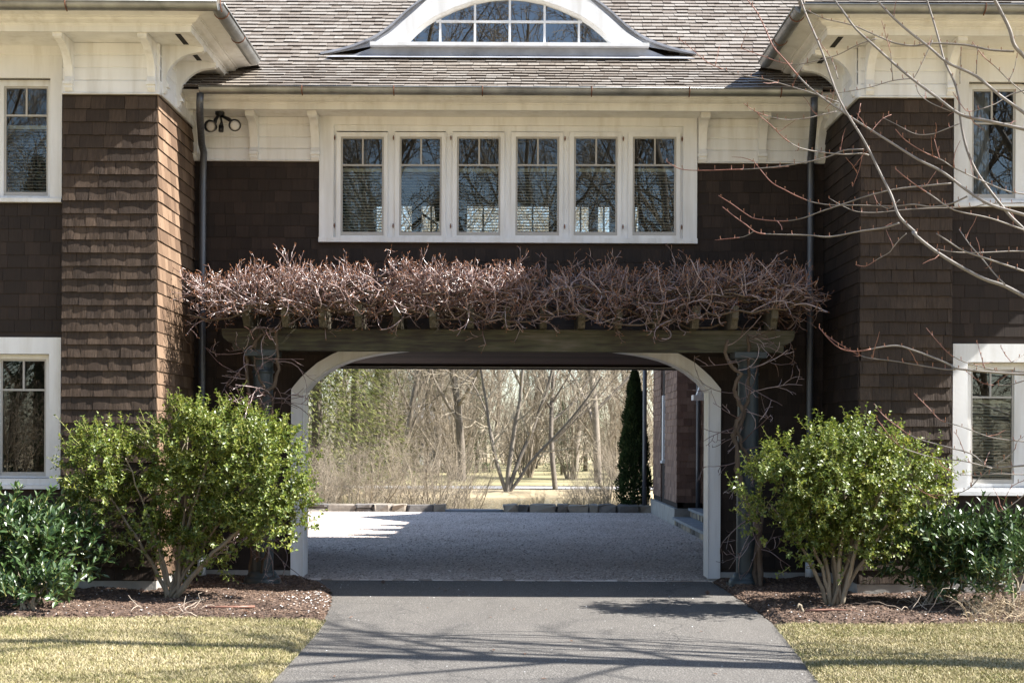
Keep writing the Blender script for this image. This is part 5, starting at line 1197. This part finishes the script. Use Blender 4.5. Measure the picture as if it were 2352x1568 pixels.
vr = [([G(1745, 1352, 0.03)] + zl_([(845, 1300), (835, 1200), (840, 1100), (800, 980), (740, 800), (705, 700), (712, 600), (690, 500), (700, 430), (745, 370), (715, 300), (690, 230), (728, 140), (665, 80), (640, 10), (650, -60)], [fr_ - .02] * 4 + [fr_] * 12), 0.032, 0.018),
      ([G(1738, 1352, 0.03)] + zl_([(810, 1280), (825, 1150), (850, 1000), (830, 700), (785, 660), (740, 570), (715, 470), (755, 350), (780, 250), (775, 150), (780, 0), (770, -90)], [fr_, fr_ - .03, fr_ - .02, fr_ - .03, fr_ - .02, fr_ - .04, fr_ - .02, fr_ - .02, fr_ - .01, fr_, fr_, fr_ - .03]), 0.022, 0.016)]
vine(1, 'bare twiggy vine over the right half of the pergola, thick twisted stems on its column', 43, WX(1225, -0.7), WX(1850, -0.7), 520, vr)
# ------------------------------------------------------------------ near bare tree at the right (trunk outside the frame)
TB = Vector((7.2, -6.0, 0))
nt_ = empty('bare_tree', TB, 'bare grey tree whose budding branches reach in from the right edge', 'tree')
rng = random.Random(77)
tm = [MB(), MB()]
tp = [Vector((7.2, -6.0, -0.1)), Vector((7.15, -5.98, 1.5)), Vector((7.22, -5.95, 3.2)), Vector((7.05, -5.95, 5.2)), Vector((7.15, -6.0, 7.5)), Vector((7.0, -5.9, 10.0)), Vector((7.05, -5.9, 12.0))]
tm[0].tube(tp, [0.20, 0.17, 0.15, 0.13, 0.10, 0.06, 0.02], 12)
tm[0].build('trunk', M['bark_grey'], nt_, smooth=True)
LIMB = dict(seg=[8, 6, 4], wob=[0.13, 0.22, 0.28], up=[0.04, 0.04, 0.03], tip=[0.25, 0.3, 0.4], split=1, sides=[6, 4, 3], num=[8, 4], ang=[(0.4, 0.9), (0.4, 1.0)], rr=[0.5, 0.55], lr=[0.45, 0.45], rmin=0.005)
LIMB['from'] = [0.25, 0.2]
lw = MB()
for k in range(18):
    z = 4.4 + 6.6 * k / 17 + rng.uniform(-.2, .2); a = rng.uniform(0, 6.28); el = rng.uniform(0.5, 1.0) + (0.5 if z < 5.5 else 0)
    lb = MB(); grow([lb, lw], (7.1, -5.95, z), (math.cos(a), math.sin(a) * 0.7, el), rng.uniform(2.2, 4.2) * (1.1 - 0.05 * k), rng.uniform(0.03, 0.055), 0, LIMB, rng); lb.build('limb', M['bark_grey'], nt_, smooth=True)
lw.build('twigs', M['bark_grey'], nt_, kind='stuff')
c4 = lambda p: ((2000 + p[0] / 2.063) / 1.306, p[1] / 2.063 / 1.306)
c8 = lambda p: ((2300 + p[0] / 2.613) / 1.306, (700 + p[1] / 2.613) / 1.306)
cR = lambda p: ((2100 + p[0] / 2.09) / 1.306, (1150 + p[1] / 2.09) / 1.306)
BR = [  # (points base->tip, base width px, tip width px, depth at base, depth at tip, red tip, reaches the trunk)
 ([c8(p) for p in ((2017,490),(1860,410),(1700,355),(1500,250),(1310,130),(1150,0))] + [c4(p) for p in ((1540,1440),(1440,1340),(1390,1210),(1330,1090),(1220,870),(1070,620),(960,320),(870,110),(830,0),(800,-120))], 11.5, 5.5, -4.9, -4.3, 0, 1),
 ([c4(p) for p in ((2212,1330),(2000,1265),(1860,1180),(1700,1060),(1560,990),(1400,890),(1240,790),(1070,680),(930,580),(840,500),(730,370),(660,290),(610,180),(560,80),(500,0),(460,-80))], 9.5, 2.6, -4.7, -4.0, 1, 1),
 ([c4(p) for p in ((2212,800),(1990,750),(1820,710),(1680,610),(1520,490),(1400,390),(1280,280),(1170,180),(1090,70),(1040,0),(1000,-100))], 10, 5, -4.8, -4.4, 0, 1),
 ([c4(p) for p in ((2212,700),(2060,590),(1910,470),(1740,390),(1620,290),(1490,190),(1380,90),(1300,0),(1240,-80))], 9, 6, -5.0, -4.8, 0, 1),
 ([c4(p) for p in ((2212,1420),(2120,1330),(2000,1180),(1910,1050),(1850,900),(1815,720),(1810,620),(1780,510),(1720,380),(1690,270),(1650,130),(1610,0),(1590,-80))], 9, 5, -4.5, -4.3, 0, 1),
 ([c4(p) for p in ((2260,400),(2212,350),(2150,280),(2120,180),(2060,60),(2020,-20),(1990,-120))], 12, 9, -4.6, -4.7, 0, 1),
 ([c4(p) for p in ((2150,320),(2000,310),(1850,280),(1640,270),(1530,285),(1420,270),(1330,235),(1250,200),(1170,165),(1080,140),(970,115),(860,60))], 6.5, 2.6, -4.6, -4.2, 0, 0),
 ([c4(p) for p in ((1220,925),(1100,930),(1000,970),(880,1000),(700,1030),(540,1045),(400,1050),(200,1055),(80,1045),(0,1000))], 5, 2.2, -4.45, -4.0, 1, 0),
 ([c4(p) for p in ((1250,960),(1200,950),(1100,955),(980,945),(880,930),(800,905),(720,850),(650,780),(590,730),(560,700))], 5, 2.2, -4.45, -4.7, 1, 0),
 ([c4(p) for p in ((1440,1380),(1340,1410),(1200,1430),(1010,1465),(880,1455),(680,1450),(560,1440),(490,1390),(420,1340),(345,1280))], 6, 2.4, -4.55, -4.1, 1, 0),
 ([c4(p) for p in ((540,1430),(500,1455),(450,1470),(300,1485))], 3, 2, -4.15, -4.0, 1, 0),
 ([c4(p) for p in ((1760,1135),(1600,1150),(1420,1170),(1250,1210),(1100,1260),(950,1310),(840,1350),(720,1368),(560,1355),(500,1330),(400,1260),(320,1210))], 5.5, 2.4, -4.6, -4.2, 1, 0),
 ([c4(p) for p in ((1860,1215),(1760,1260),(1640,1280),(1530,1265),(1400,1275),(1200,1270),(1050,1270),(920,1255),(820,1220),(730,1175),(650,1130),(580,1050),(540,1000))], 5.5, 2.4, -4.62, -4.0, 1, 0),
 ([c4(p) for p in ((2230,1255),(2000,1260),(1880,1280),(1600,1290),(1450,1300),(1300,1315),(1180,1310),(1100,1280),(1010,1230))], 4, 2, -4.2, -4.0, 0, 1),
 ([c4(p) for p in ((2230,1430),(2000,1350),(1780,1300),(1640,1210),(1520,1130),(1420,1050))], 5, 2.6, -5.1, -5.2, 1, 1),
 ([c4(p) for p in ((2230,1205),(2100,1180),(1930,1110),(1780,1040),(1700,990),(1590,940),(1480,870),(1415,800))], 4.5, 2.2, -4.9, -5.0, 1, 1),
 ([c4(p) for p in ((1690,985),(1672,920),(1655,860))], 2.6, 2, -4.95, -4.95, 1, 0),
 ([c4(p) for p in ((1815,765),(1700,810),(1640,830),(1540,830),(1420,770),(1340,730))], 3.6, 2, -4.4, -4.2, 0, 0),
 ([c4(p) for p in ((1530,485),(1400,500),(1260,540),(1100,570),(960,590))], 3.4, 1.8, -4.6, -4.0, 0, 0),
 ([c4(p) for p in ((1645,250),(1600,350),(1550,450),(1525,490))], 3, 2.4, -4.6, -4.6, 0, 0),
 ([c4(p) for p in ((1300,240),(1180,280),(1060,340),(940,375),(800,400),(700,385),(600,350),(460,300))], 3.4, 1.8, -4.4, -4.0, 1, 0),
 ([c4(p) for p in ((1065,635),(940,590),(780,540),(600,490),(450,465),(350,430),(250,385),(150,300),(65,235))], 4.2, 1.8, -4.2, -3.8, 1, 0),
 ([c4(p) for p in ((1050,690),(960,710),(850,735),(720,740),(600,710),(530,680),(475,640))], 3.4, 2, -4.2, -4.3, 1, 0),
 ([c4(p) for p in ((2260,640),(2212,580),(2120,500),(2040,420),(1960,350),(1890,260))], 4, 2.2, -4.4, -4.5, 1, 1),
 ([c4(p) for p in ((2212,560),(2120,590),(2040,640),(1960,670),(1870,690),(1830,660),(1770,570))], 3.6, 2, -4.9, -5.0, 1, 1),
 ([c4(p) for p in ((1060,490),(1040,420),(1010,350),(950,270))], 3, 1.8, -4.3, -4.2, 1, 0),
 ([c4(p) for p in ((1400,500),(1390,400),(1385,330),(1330,130))], 2.6, 1.6, -4.6, -4.6, 1, 0),
 ([c4(p) for p in ((1540,500),(1560,580),(1640,640),(1760,690))], 3, 2.5, -4.6, -4.7, 0, 0),
 ([c4(p) for p in ((1815,520),(1815,440),(1820,350),(1820,290))], 2.6, 1.8, -4.3, -4.3, 1, 0),
 ([c4(p) for p in ((1915,460),(1920,380),(1925,300))], 3, 2, -4.9, -4.9, 0, 0),
 ([c4(p) for p in ((2115,505),(2150,430),(2165,360))], 3, 2, -4.4, -4.4, 0, 0),
 ([c4(p) for p in ((1440,1235),(1380,1290),(1310,1260),(1280,1200))], 2.6, 1.6, -4.5, -4.4, 1, 0),
 ([c4(p) for p in ((1210,960),(1190,1050),(1150,1155))], 2.2, 1.4, -4.45, -4.4, 1, 0),
 ([c4(p) for p in ((1200,640),(1180,740))] + [c4((1170, 760))], 2, 1.4, -4.3, -4.3, 1, 0),
 ([c4(p) for p in ((1260,820),(1330,740),(1390,710))], 2.4, 1.6, -4.5, -4.4, 1, 0),
 ([c8(p) for p in ((2030,1105),(1800,1090),(1500,1060),(1440,1030),(1300,970),(1150,915),(1030,880),(900,890),(740,920),(640,920),(560,890),(480,820),(410,735))], 7.5, 2.6, -5.0, -4.6, 1, 1),
 ([c8(p) for p in ((1480,1065),(1400,1065),(1300,1050),(1150,1025),(1000,1000),(830,980),(760,965),(690,935),(560,860),(470,800),(412,742))], 4.5, 2.2, -4.85, -4.6, 1, 0),
 ([c8(p) for p in ((2030,1085),(1850,1080),(1700,1050),(1560,1010),(1440,950),(1350,860),(1250,740))], 4, 2.2, -4.7, -4.6, 1, 1),
 ([c8(p) for p in ((2030,300),(1940,270),(1700,190),(1540,135),(1420,60),(1330,0))], 6, 4, -5.2, -5.2, 0, 1),
 ([c8(p) for p in ((2030,140),(1900,140),(1700,150),(1540,150),(1420,140),(1330,120))], 4, 2.4, -4.6, -4.7, 0, 1),
 ([c8(p) for p in ((1870,405),(1780,310),(1690,200),(1600,100),(1530,0))] + [c4((1810, 1420))], 4, 2.6, -4.9, -4.7, 0, 0),
 ([c8(p) for p in ((1095,0),(1040,50),(990,110),(960,150),(880,195),(800,245),(760,258),(700,248))], 3.2, 1.8, -4.6, -4.4, 1, 0),
 ([c8(p) for p in ((1920,1010),(2030,940))], 3, 2, -4.9, -4.8, 0, 0),
 ([c8(p) for p in ((1915,1005),(1870,950),(1845,905))], 2.6, 1.8, -4.9, -4.8, 1, 0),
 ([c8(p) for p in ((1710,1060),(1680,960),(1655,865))], 2.8, 1.8, -4.8, -4.7, 1, 0),
 ([c8(p) for p in ((2030,1150),(1930,1180),(1850,1190),(1700,1175),(1570,1085))], 3, 1.8, -4.7, -4.6, 1, 1),
 ([cR(p) for p in ((2050,512),(1830,525),(1700,440),(1560,400),(1350,340),(1240,270),(1150,200),(1090,125))], 5.5, 2.4, -4.9, -4.6, 1, 1),
 ([cR(p) for p in ((1830,530),(1650,485),(1500,470),(1330,425),(1230,375),(1130,250),(1110,225))], 3.6, 2, -4.9, -5.0, 1, 0),
 ([cR(p) for p in ((2050,365),(1900,350),(1800,330),(1640,270),(1510,230),(1430,150),(1340,60))], 3.6, 2, -4.5, -4.4, 1, 1),
 ([cR(p) for p in ((1820,530),(1750,590),(1680,660),(1570,695),(1420,690),(1340,630))], 4, 2, -4.9, -4.7, 1, 0),
 ([cR(p) for p in ((2050,570),(1850,565),(1700,575),(1600,560),(1480,500))], 3, 1.6, -4.6, -4.6, 0, 1),
 ([cR(p) for p in ((2050,680),(1980,740),(1880,800),(1850,740))], 3, 1.8, -4.6, -4.6, 1, 1),
 ([cR(p) for p in ((1840,520),(1960,430),(1990,360),(2032,330))], 2.8, 2, -4.9, -4.9, 0, 0),
 ([cR(p) for p in ((2045,600),(1950,650),(1900,760))], 2.4, 1.6, -4.7, -4.7, 1, 0),
 ([cR(p) for p in ((1660,440),(1620,340),(1590,300))], 2.2, 1.4, -4.8, -4.8, 1, 0),
 ([cR(p) for p in ((1240,380),(1215,325))], 2.2, 1.6, -4.9, -4.9, 1, 0)]
def catmull(P, k=4):
    out = []; Q = [P[0] * 2 - P[1]] + P + [P[-1] * 2 - P[-2]]
    for i in range(1, len(Q) - 2):
        a, b, c, d = Q[i-1], Q[i], Q[i+1], Q[i+2]
        for j in range(k):
            t = j / k; out.append(0.5 * ((2*b) + (c - a) * t + (2*a - 5*b + 4*c - d) * t*t + (3*b - a - 3*c + d) * t*t*t))
    out.append(P[-1]); return out
sp_ = MB(); bu_ = MB()
for pts2, w0, w1, Y0, Y1, red, tr in BR:
    n = len(pts2); P = [W(px, py, Y0 + (Y1 - Y0) * i / (n - 1)) for i, (px, py) in enumerate(pts2)]
    s0 = F / (D0 + Y0); r0, r1 = w0 / s0 / 2 * 0.8, w1 / s0 / 2 * 0.75
    pre = []
    if tr:
        a = P[0]; dz = (P[0] - P[1]); zt = max(1.7, min(6.5, a.z + dz.normalized().z * 2.2)); ex_ = a + dz.normalized() * 0.7; tr_p = Vector((7.12, -5.97, zt)); pre = [tr_p, tr_p.lerp(ex_, 0.5), ex_]
    P = catmull(pre + P, 4); m = len(P); np_ = len(pre) * 4
    rad = [(r0 * 1.5 + (r0 - r0 * 1.5) * i / max(1, np_)) if i < np_ else r0 + (r1 - r0) * ((i - np_) / max(1, m - 1 - np_)) ** 0.8 for i in range(m)]
    if red and m > 12:
        k = np_ + int((m - np_) * 0.62); bo = MB().tube(P[:k + 1], rad[:k + 1], 7).build('branch', M['bark_grey'], nt_, smooth=True); MB().tube(P[k:], rad[k:], 6).build('young_shoot', M['twig_red'], bo, smooth=True)
    else: MB().tube(P, rad, 7).build('branch', M['twig_red' if red else 'bark_grey'], nt_, smooth=True)
    L = 0; nxt = 0.05
    for a, b_, ra in zip(P[np_:], P[np_ + 1:], rad[np_:]):
        L += (b_ - a).length
        if L > nxt:
            nxt = L + rng.uniform(0.05, 0.10); d = (rv(rng) * 0.7 + Vector((0, 0, 0.8)) + (b_ - a).normalized() * 0.4).normalized(); l = rng.uniform(0.010, 0.028)
            sp_.tube([b_, b_ + d * l * 0.6, b_ + (d + Vector((0, 0, 0.4))).normalized() * l], [0.0035, 0.0028, 0.0026], 4); e = b_ + (d + Vector((0, 0, 0.4))).normalized() * l
            bu_.tube([e, e + Vector((0, 0, 0.006)), e + Vector((0, 0, 0.012))], [0.0028, 0.0036, 0.0008], 4)
            if rng.random() < 0.10:
                d2 = (rv(rng) + Vector((0, 0, 0.3))).normalized(); q = [b_]
                for k in range(4): d2 = (d2 + rv(rng) * 0.3 + Vector((0, 0, 0.1))).normalized(); q.append(q[-1] + d2 * rng.uniform(0.03, 0.06))
                sp_.tube(q, [0.0036, 0.003, 0.0026, 0.0022, 0.0016], 4)
sp_.build('spurs', M['twig_red'], nt_, kind='stuff'); bu_.build('buds', M['bud'], nt_, kind='stuff')

# ------------------------------------------------------------------ beyond the court
tv = [mk(tree_meshes(100 + i, 13.5 + i, 0.145 + 0.015 * i, lean=0.06), ('trunk', 'crown'), ('bark_far', 'twig_far')) for i in range(4)]
bv = [mk(bush_meshes(200 + i, 2.5, 17, 0.75), ('stems', 'twigs'), ('twig_bush', 'twig_bush')) for i in range(3)]
def base_at(px, d, z=None):
    Y = d - D0; x = (px - PX0) * d / F; return Vector((x, Y, gh(x, Y) if z is None else z))
# thicket just behind the stone wall
TH_ = [(965, 30.5, 0.95, 0, 'big twiggy bare shrub fanning up behind the left stone wall'), (845, 29.6, 0.74, 1, 'bare shrub left of the big fanning one behind the stone wall'), (745, 30.0, 0.72, 2, 'bare shrub nearest the left jamb behind the stone wall'),
       (1060, 32.0, 0.74, 1, 'bare shrub beside the gap in the stone walls'), (905, 32.5, 0.92, 2, 'taller bare shrub in the middle of the thicket behind the stone wall'), (700, 33.0, 0.8, 0, 'tall bare shrub half hidden by the left jamb'), (800, 34.0, 0.85, 0, 'tall bare shrub at the back of the thicket'), (1010, 34.5, 1.0, 2, 'bare shrub behind the big fanning one')]
for px, d, sc, v, lab in TH_: plant_tree('bare_shrub', bv[v], base_at(px, d), px * 0.7, sc, lab, 'shrub', 'bare thicket behind the stone walls', ('stems', 'twigs'))
for px, d, sc, v, lab in ((1240, 28.6, 0.24, 0, 'small dry seedhead plant behind the middle of the right stone wall'), (1300, 28.7, 0.22, 1, 'small dry plant behind the right stone wall, second from the gap'), (1345, 29.5, 0.42, 2, 'dry twiggy plant left of the narrow evergreen'), (1395, 29.5, 0.5, 1, 'dry twiggy shrub beside the foot of the narrow evergreen'), (1190, 28.6, 0.16, 2, 'lowest dry plant just right of the gap in the walls')):
    plant_tree('bare_shrub', bv[v], base_at(px, d), px * 0.3, sc, lab, 'shrub', 'dry plants behind the right stone wall', ('stems', 'twigs'))
# multi-trunk tree on the far bank
mt_ = empty('bare_tree', base_at(1165, 46.5), 'multi-trunk bare tree fanning up from the far bank of the pond', 'tree'); rng = random.Random(9); tw_ = MB()
MT = dict(TREE); MT = {**TREE, 'seg': [8, 5, 4, 3], 'num': [9, 6, 4], 'up': [0.0, 0.03, 0.02, 0.02], 'split': 1, 'sides': [7, 4, 3, 3], 'rmin': 0.008, 'lr': [0.34, 0.5, 0.5], 'from': [0.25, 0.1, 0.1], 'wob': [0.13, 0.24, 0.3, 0.3], 'tip': [0.4, 0.25, 0.3, 0.5]}
for (px, py, r) in ((1085, 850, 0.075), (1150, 760, 0.095), (1235, 780, 0.085), (1330, 880, 0.07), (1120, 900, 0.05)):
    T = W(px, py, 32.5); B = base_at(1165, 46.5, -0.45); d = T - B; bm_ = MB(); grow([bm_, tw_], B, d, d.length * 1.15, r, 0, MT, rng); bm_.build('trunk', M['bark_far'], mt_, smooth=True)
tw_.build('crown', M['twig_far'], mt_, kind='stuff')
# single trees: far bank and woods
SG = [(1277, 48, 0.72, 0, 'slim bare tree on the far lawn right of the multi-trunk tree'), (930, 58, 1.0, 1, 'bare tree with a straight trunk left of the white house'), (1062, 56, 1.05, 2, 'tall bare tree with a thick trunk right of the white house'), (1000, 66, 1.1, 3, 'tall bare tree in front of the white house'),
      (1375, 55, 0.9, 3, 'bare tree left of the narrow evergreen'), (1215, 64, 1.05, 1, 'bare tree far behind the multi-trunk tree'), (1440, 60, 1.0, 0, 'bare tree behind the tip of the narrow evergreen'), (860, 68, 1.15, 3, 'tall bare tree behind the yellow-green conifers'), (1320, 72, 1.1, 2, 'tall bare tree at the back of the wood on the right'), (1130, 78, 1.2, 0, 'far bare tree at the middle of the wood')]
for px, d, sc, v, lab in SG: plant_tree('bare_tree', tv[v], base_at(px, d), px * 1.3, sc, lab, 'tree', 'bare trees beyond the pond')
rng = random.Random(15)
wl = 'bare tree far back in the wood beyond the pond'
for i in range(17):
    d = rng.uniform(82, 130); px = rng.uniform(640, 1560); plant_tree('bare_tree', tv[rng.randrange(4)], base_at(px, d), rng.uniform(0, 6), rng.uniform(0.85, 1.3), wl, 'tree', 'far wood')
# far brush
for i in range(30):
    d = rng.uniform(70, 96); px = rng.uniform(660, 1520); plant_tree('bare_shrub', bv[i % 3], base_at(px, d), rng.uniform(0, 6), rng.uniform(1.1, 1.9), 'bare shrub in the far undergrowth of the wood beyond the pond', 'shrub', 'far undergrowth', ('stems', 'twigs'))
for i, (px, d, sc) in enumerate(((740, 44, 0.9), (690, 45, 1.0), (800, 46, 0.8), (1400, 45.5, 0.8), (1440, 47, 1.1), (1340, 44.8, 0.5))): plant_tree('bare_shrub', bv[(i + 1) % 3], base_at(px, d), i * 1.1, sc, ('leftmost', 'second', 'third', 'fourth', 'rightmost tall', 'lowest')[i] + ' bare shrub along the far bank of the pond', 'shrub', 'bare shrubs on the far bank', ('stems', 'twigs'))

# understorey saplings between the trees
for i in range(20):
    d = rng.uniform(50, 78); px = rng.uniform(680, 1500); plant_tree('sapling', bv[i % 3], base_at(px, d), rng.uniform(0, 6), (rng.uniform(1.3, 1.9), rng.uniform(1.3, 1.9), rng.uniform(2.0, 3.2)), 'bare sapling in the understorey of the wood beyond the pond', 'tree', 'understorey saplings', ('stems', 'twigs'))
# conifers
def conifer_mesh(seed, H, Rb, mat, n=9000, droop=0.25, start=0.04):
    rng = random.Random(seed); t = MB().tube([(0, 0, -0.2), (0, 0, H * 0.5), (0, 0, H)], [H * 0.02, H * 0.012, 0.01], 6); f = MB()
    for i in range(n):
        k = start + (1 - start) * rng.random() ** 0.9; rad = Rb * (1 - k) ** 0.85 * rng.uniform(0.25, 1.0) ** 0.5; a = rng.uniform(0, 6.28) ; a = round(a * 3.5 + k * 9) / 3.5 + rng.gauss(0, 0.16)
        p = Vector((rad * math.cos(a), rad * math.sin(a), H * k - droop * rad)); o = Vector((math.cos(a), math.sin(a), -0.25)) + rv(rng) * 0.5; s = rng.uniform(0.08, 0.19) * (H / 12) ** 0.3
        leaf2(f, p, o, Vector((0, 0, 1)) + rv(rng) * 0.4, s * 1.5, s * 0.22, -0.4)
    return [t.mesh('trunk', M['bark_far'], True), f.mesh('crown', M[mat])]
cy = [conifer_mesh(300 + i, 11, 2.8, 'conifer', 12000, 0.35) for i in range(2)]; cd = [conifer_mesh(310, 9, 2.4, 'conifer_dark', 9000)]
for i, (px, d, sc, lab) in enumerate(((728, 47, 1.1, 'yellow-green conifer nearest the left jamb'), (815, 52, 0.95, 'yellow-green conifer second from the left jamb'), (660, 46, 1.05, 'yellow-green conifer mostly hidden by the left jamb'), (890, 62, 0.8, 'slim yellow-green conifer beside the white house'), (980, 74, 0.9, 'yellow-green conifer far behind the white house'))):
    plant_tree('conifer', cy[i % 2], base_at(px, d), i * 1.3, (sc * (0.75 if i in (3, 4) else 1), sc, sc), lab, 'tree', 'yellow-green conifers beyond the pond')
for i, (px, d, sc, lab) in enumerate(((1095, 70, 0.62, 'dark evergreen right of the white house'), (1290, 66, 0.42, 'low dark evergreen on the far lawn'), (1345, 74, 0.75, 'dark evergreen at the back right of the wood'), (1230, 80, 0.9, 'dark evergreen behind the multi-trunk tree'))):
    plant_tree('conifer', cd[0], base_at(px, d), i * 1.7, sc, lab, 'tree', 'dark evergreens beyond the pond')
# narrow evergreen by the house corner
rng = random.Random(50); f = MB(); b = W(1456, 1160, 13.95); H = WZ(853, 13.95) - 0.05; ae = empty('arborvitae', (b.x, 13.95, 0), 'tall narrow dark evergreen at the end of the stone wall beside the rear wing', 'tree')
for i in range(24000):
    k = rng.random() ** 0.85; env = 0.40 * (1 - k) ** 0.6 * (1 - 0.25 * (1 - smooth(0, 0.12, k))); a = rng.uniform(0, 6.28); env *= 1 + 0.40 * noise.noise(Vector((math.cos(a) * 2, math.sin(a) * 2, k * 14)))
    rad = env * rng.uniform(0.1, 1.0) ** 0.35; p = Vector((b.x + rad * math.cos(a), 13.95 + rad * math.sin(a), 0.05 + H * k)); o = Vector((0.7 * math.cos(a), 0.7 * math.sin(a), 0.9)) + rv(rng) * 0.5
    leaf2(f, p, o, Vector((math.cos(a), math.sin(a), 0)) + rv(rng) * 0.8, rng.uniform(0.045, 0.095), 0.012, 0.1)
f.build('crown', M['arbor'], ae, kind='stuff'); MB().tube([(b.x, 13.95, -0.1), (b.x, 13.95, H * 0.9)], [0.05, 0.01], 6).build('trunk', M['bark_far'], ae)
# white house beyond the pond
M['far_white'] = plain('far_white_wall', (0.72, 0.68, 0.62), 0.7); M['far_roof'] = plain('far_roof', (0.30, 0.30, 0.32), 0.8); M['far_glass'] = plain('far_window', (0.05, 0.06, 0.08), 0.15)
fx0, fx1, fy = -10.2, -4.6, 74.0; fh = empty('far_house', ((fx0 + fx1) / 2, fy, 0), 'white house with grey gabled roof half hidden beyond the pond', 'house')
box('wall', M['far_white'], fh, fx0, fx1, fy, fy + 7, -0.3, 2.6); zr = 4.6; mx = fx0 + 1.7
MB().prism([Vector((fx0 - 0.4, fy - 0.3, 2.55)), Vector((fx0 + 3.8, fy - 0.3, 2.55)), Vector((mx, fy - 0.3, zr))], (0, 7.5, 0)).build('roof', M['far_roof'], fh)
MB().prism([Vector((fx0 + 2.5, fy - 0.2, 2.6)), Vector((fx0 + 2.5, fy + 7.2, 2.6)), Vector((fx0 + 2.5, fy + 3.5, 4.1))], (fx1 - fx0 - 2.1, 0, 0)).build('roof', M['far_roof'], fh)
for x in (fx0 + 0.7, fx0 + 2.2, fx0 + 3.6, fx0 + 4.6):
    w = box('window', M['far_glass'], fh, x, x + 0.75, fy - 0.04, fy - 0.01, 0.7, 1.9); box('window_frame', M['far_white'], w, x - 0.1, x + 0.85, fy - 0.07, fy - 0.045, 1.9, 2.0)

# ------------------------------------------------------------------ the wood behind the camera (mirrored in the windows)
rng = random.Random(61); lab = 'tall bare tree across the front lawn, mirrored in the windows'
for i in range(46):
    x = -40 + 80 * (i + rng.random()) / 46; y = -rng.uniform(38, 70); plant_tree('bare_tree', tv[i % 4], (x, y, -0.05), rng.uniform(0, 6), rng.uniform(1.0, 1.6), lab, 'tree', 'trees mirrored in the windows')
lab = 'bare shrub across the front lawn, mirrored in the lower windows'
for i in range(22):
    x = -26 + 52 * (i + rng.random()) / 22; plant_tree('bare_shrub', bv[i % 3], (x, -rng.uniform(31, 36), -0.05), rng.uniform(0, 6), rng.uniform(1.2, 1.9), lab, 'shrub', 'shrubs mirrored in the windows', ('stems', 'twigs'))
plant_tree('conifer', cd[0], (-17.5, -38, -0.05), 2.0, 1.0, 'dark evergreen nearest the front lawn, mirrored in the lower left window', 'tree', 'evergreens mirrored in the windows')
for i, x in enumerate((-30, -23, -16, -8.8, -6.4, -3.6, 19, 27)): plant_tree('conifer', cd[0], (x, -48 - (i % 3) * 4, -0.05), i, 1.45 + 0.25 * (i % 2), 'dark evergreen across the front lawn, mirrored in the windows', 'tree', 'evergreens mirrored in the windows')
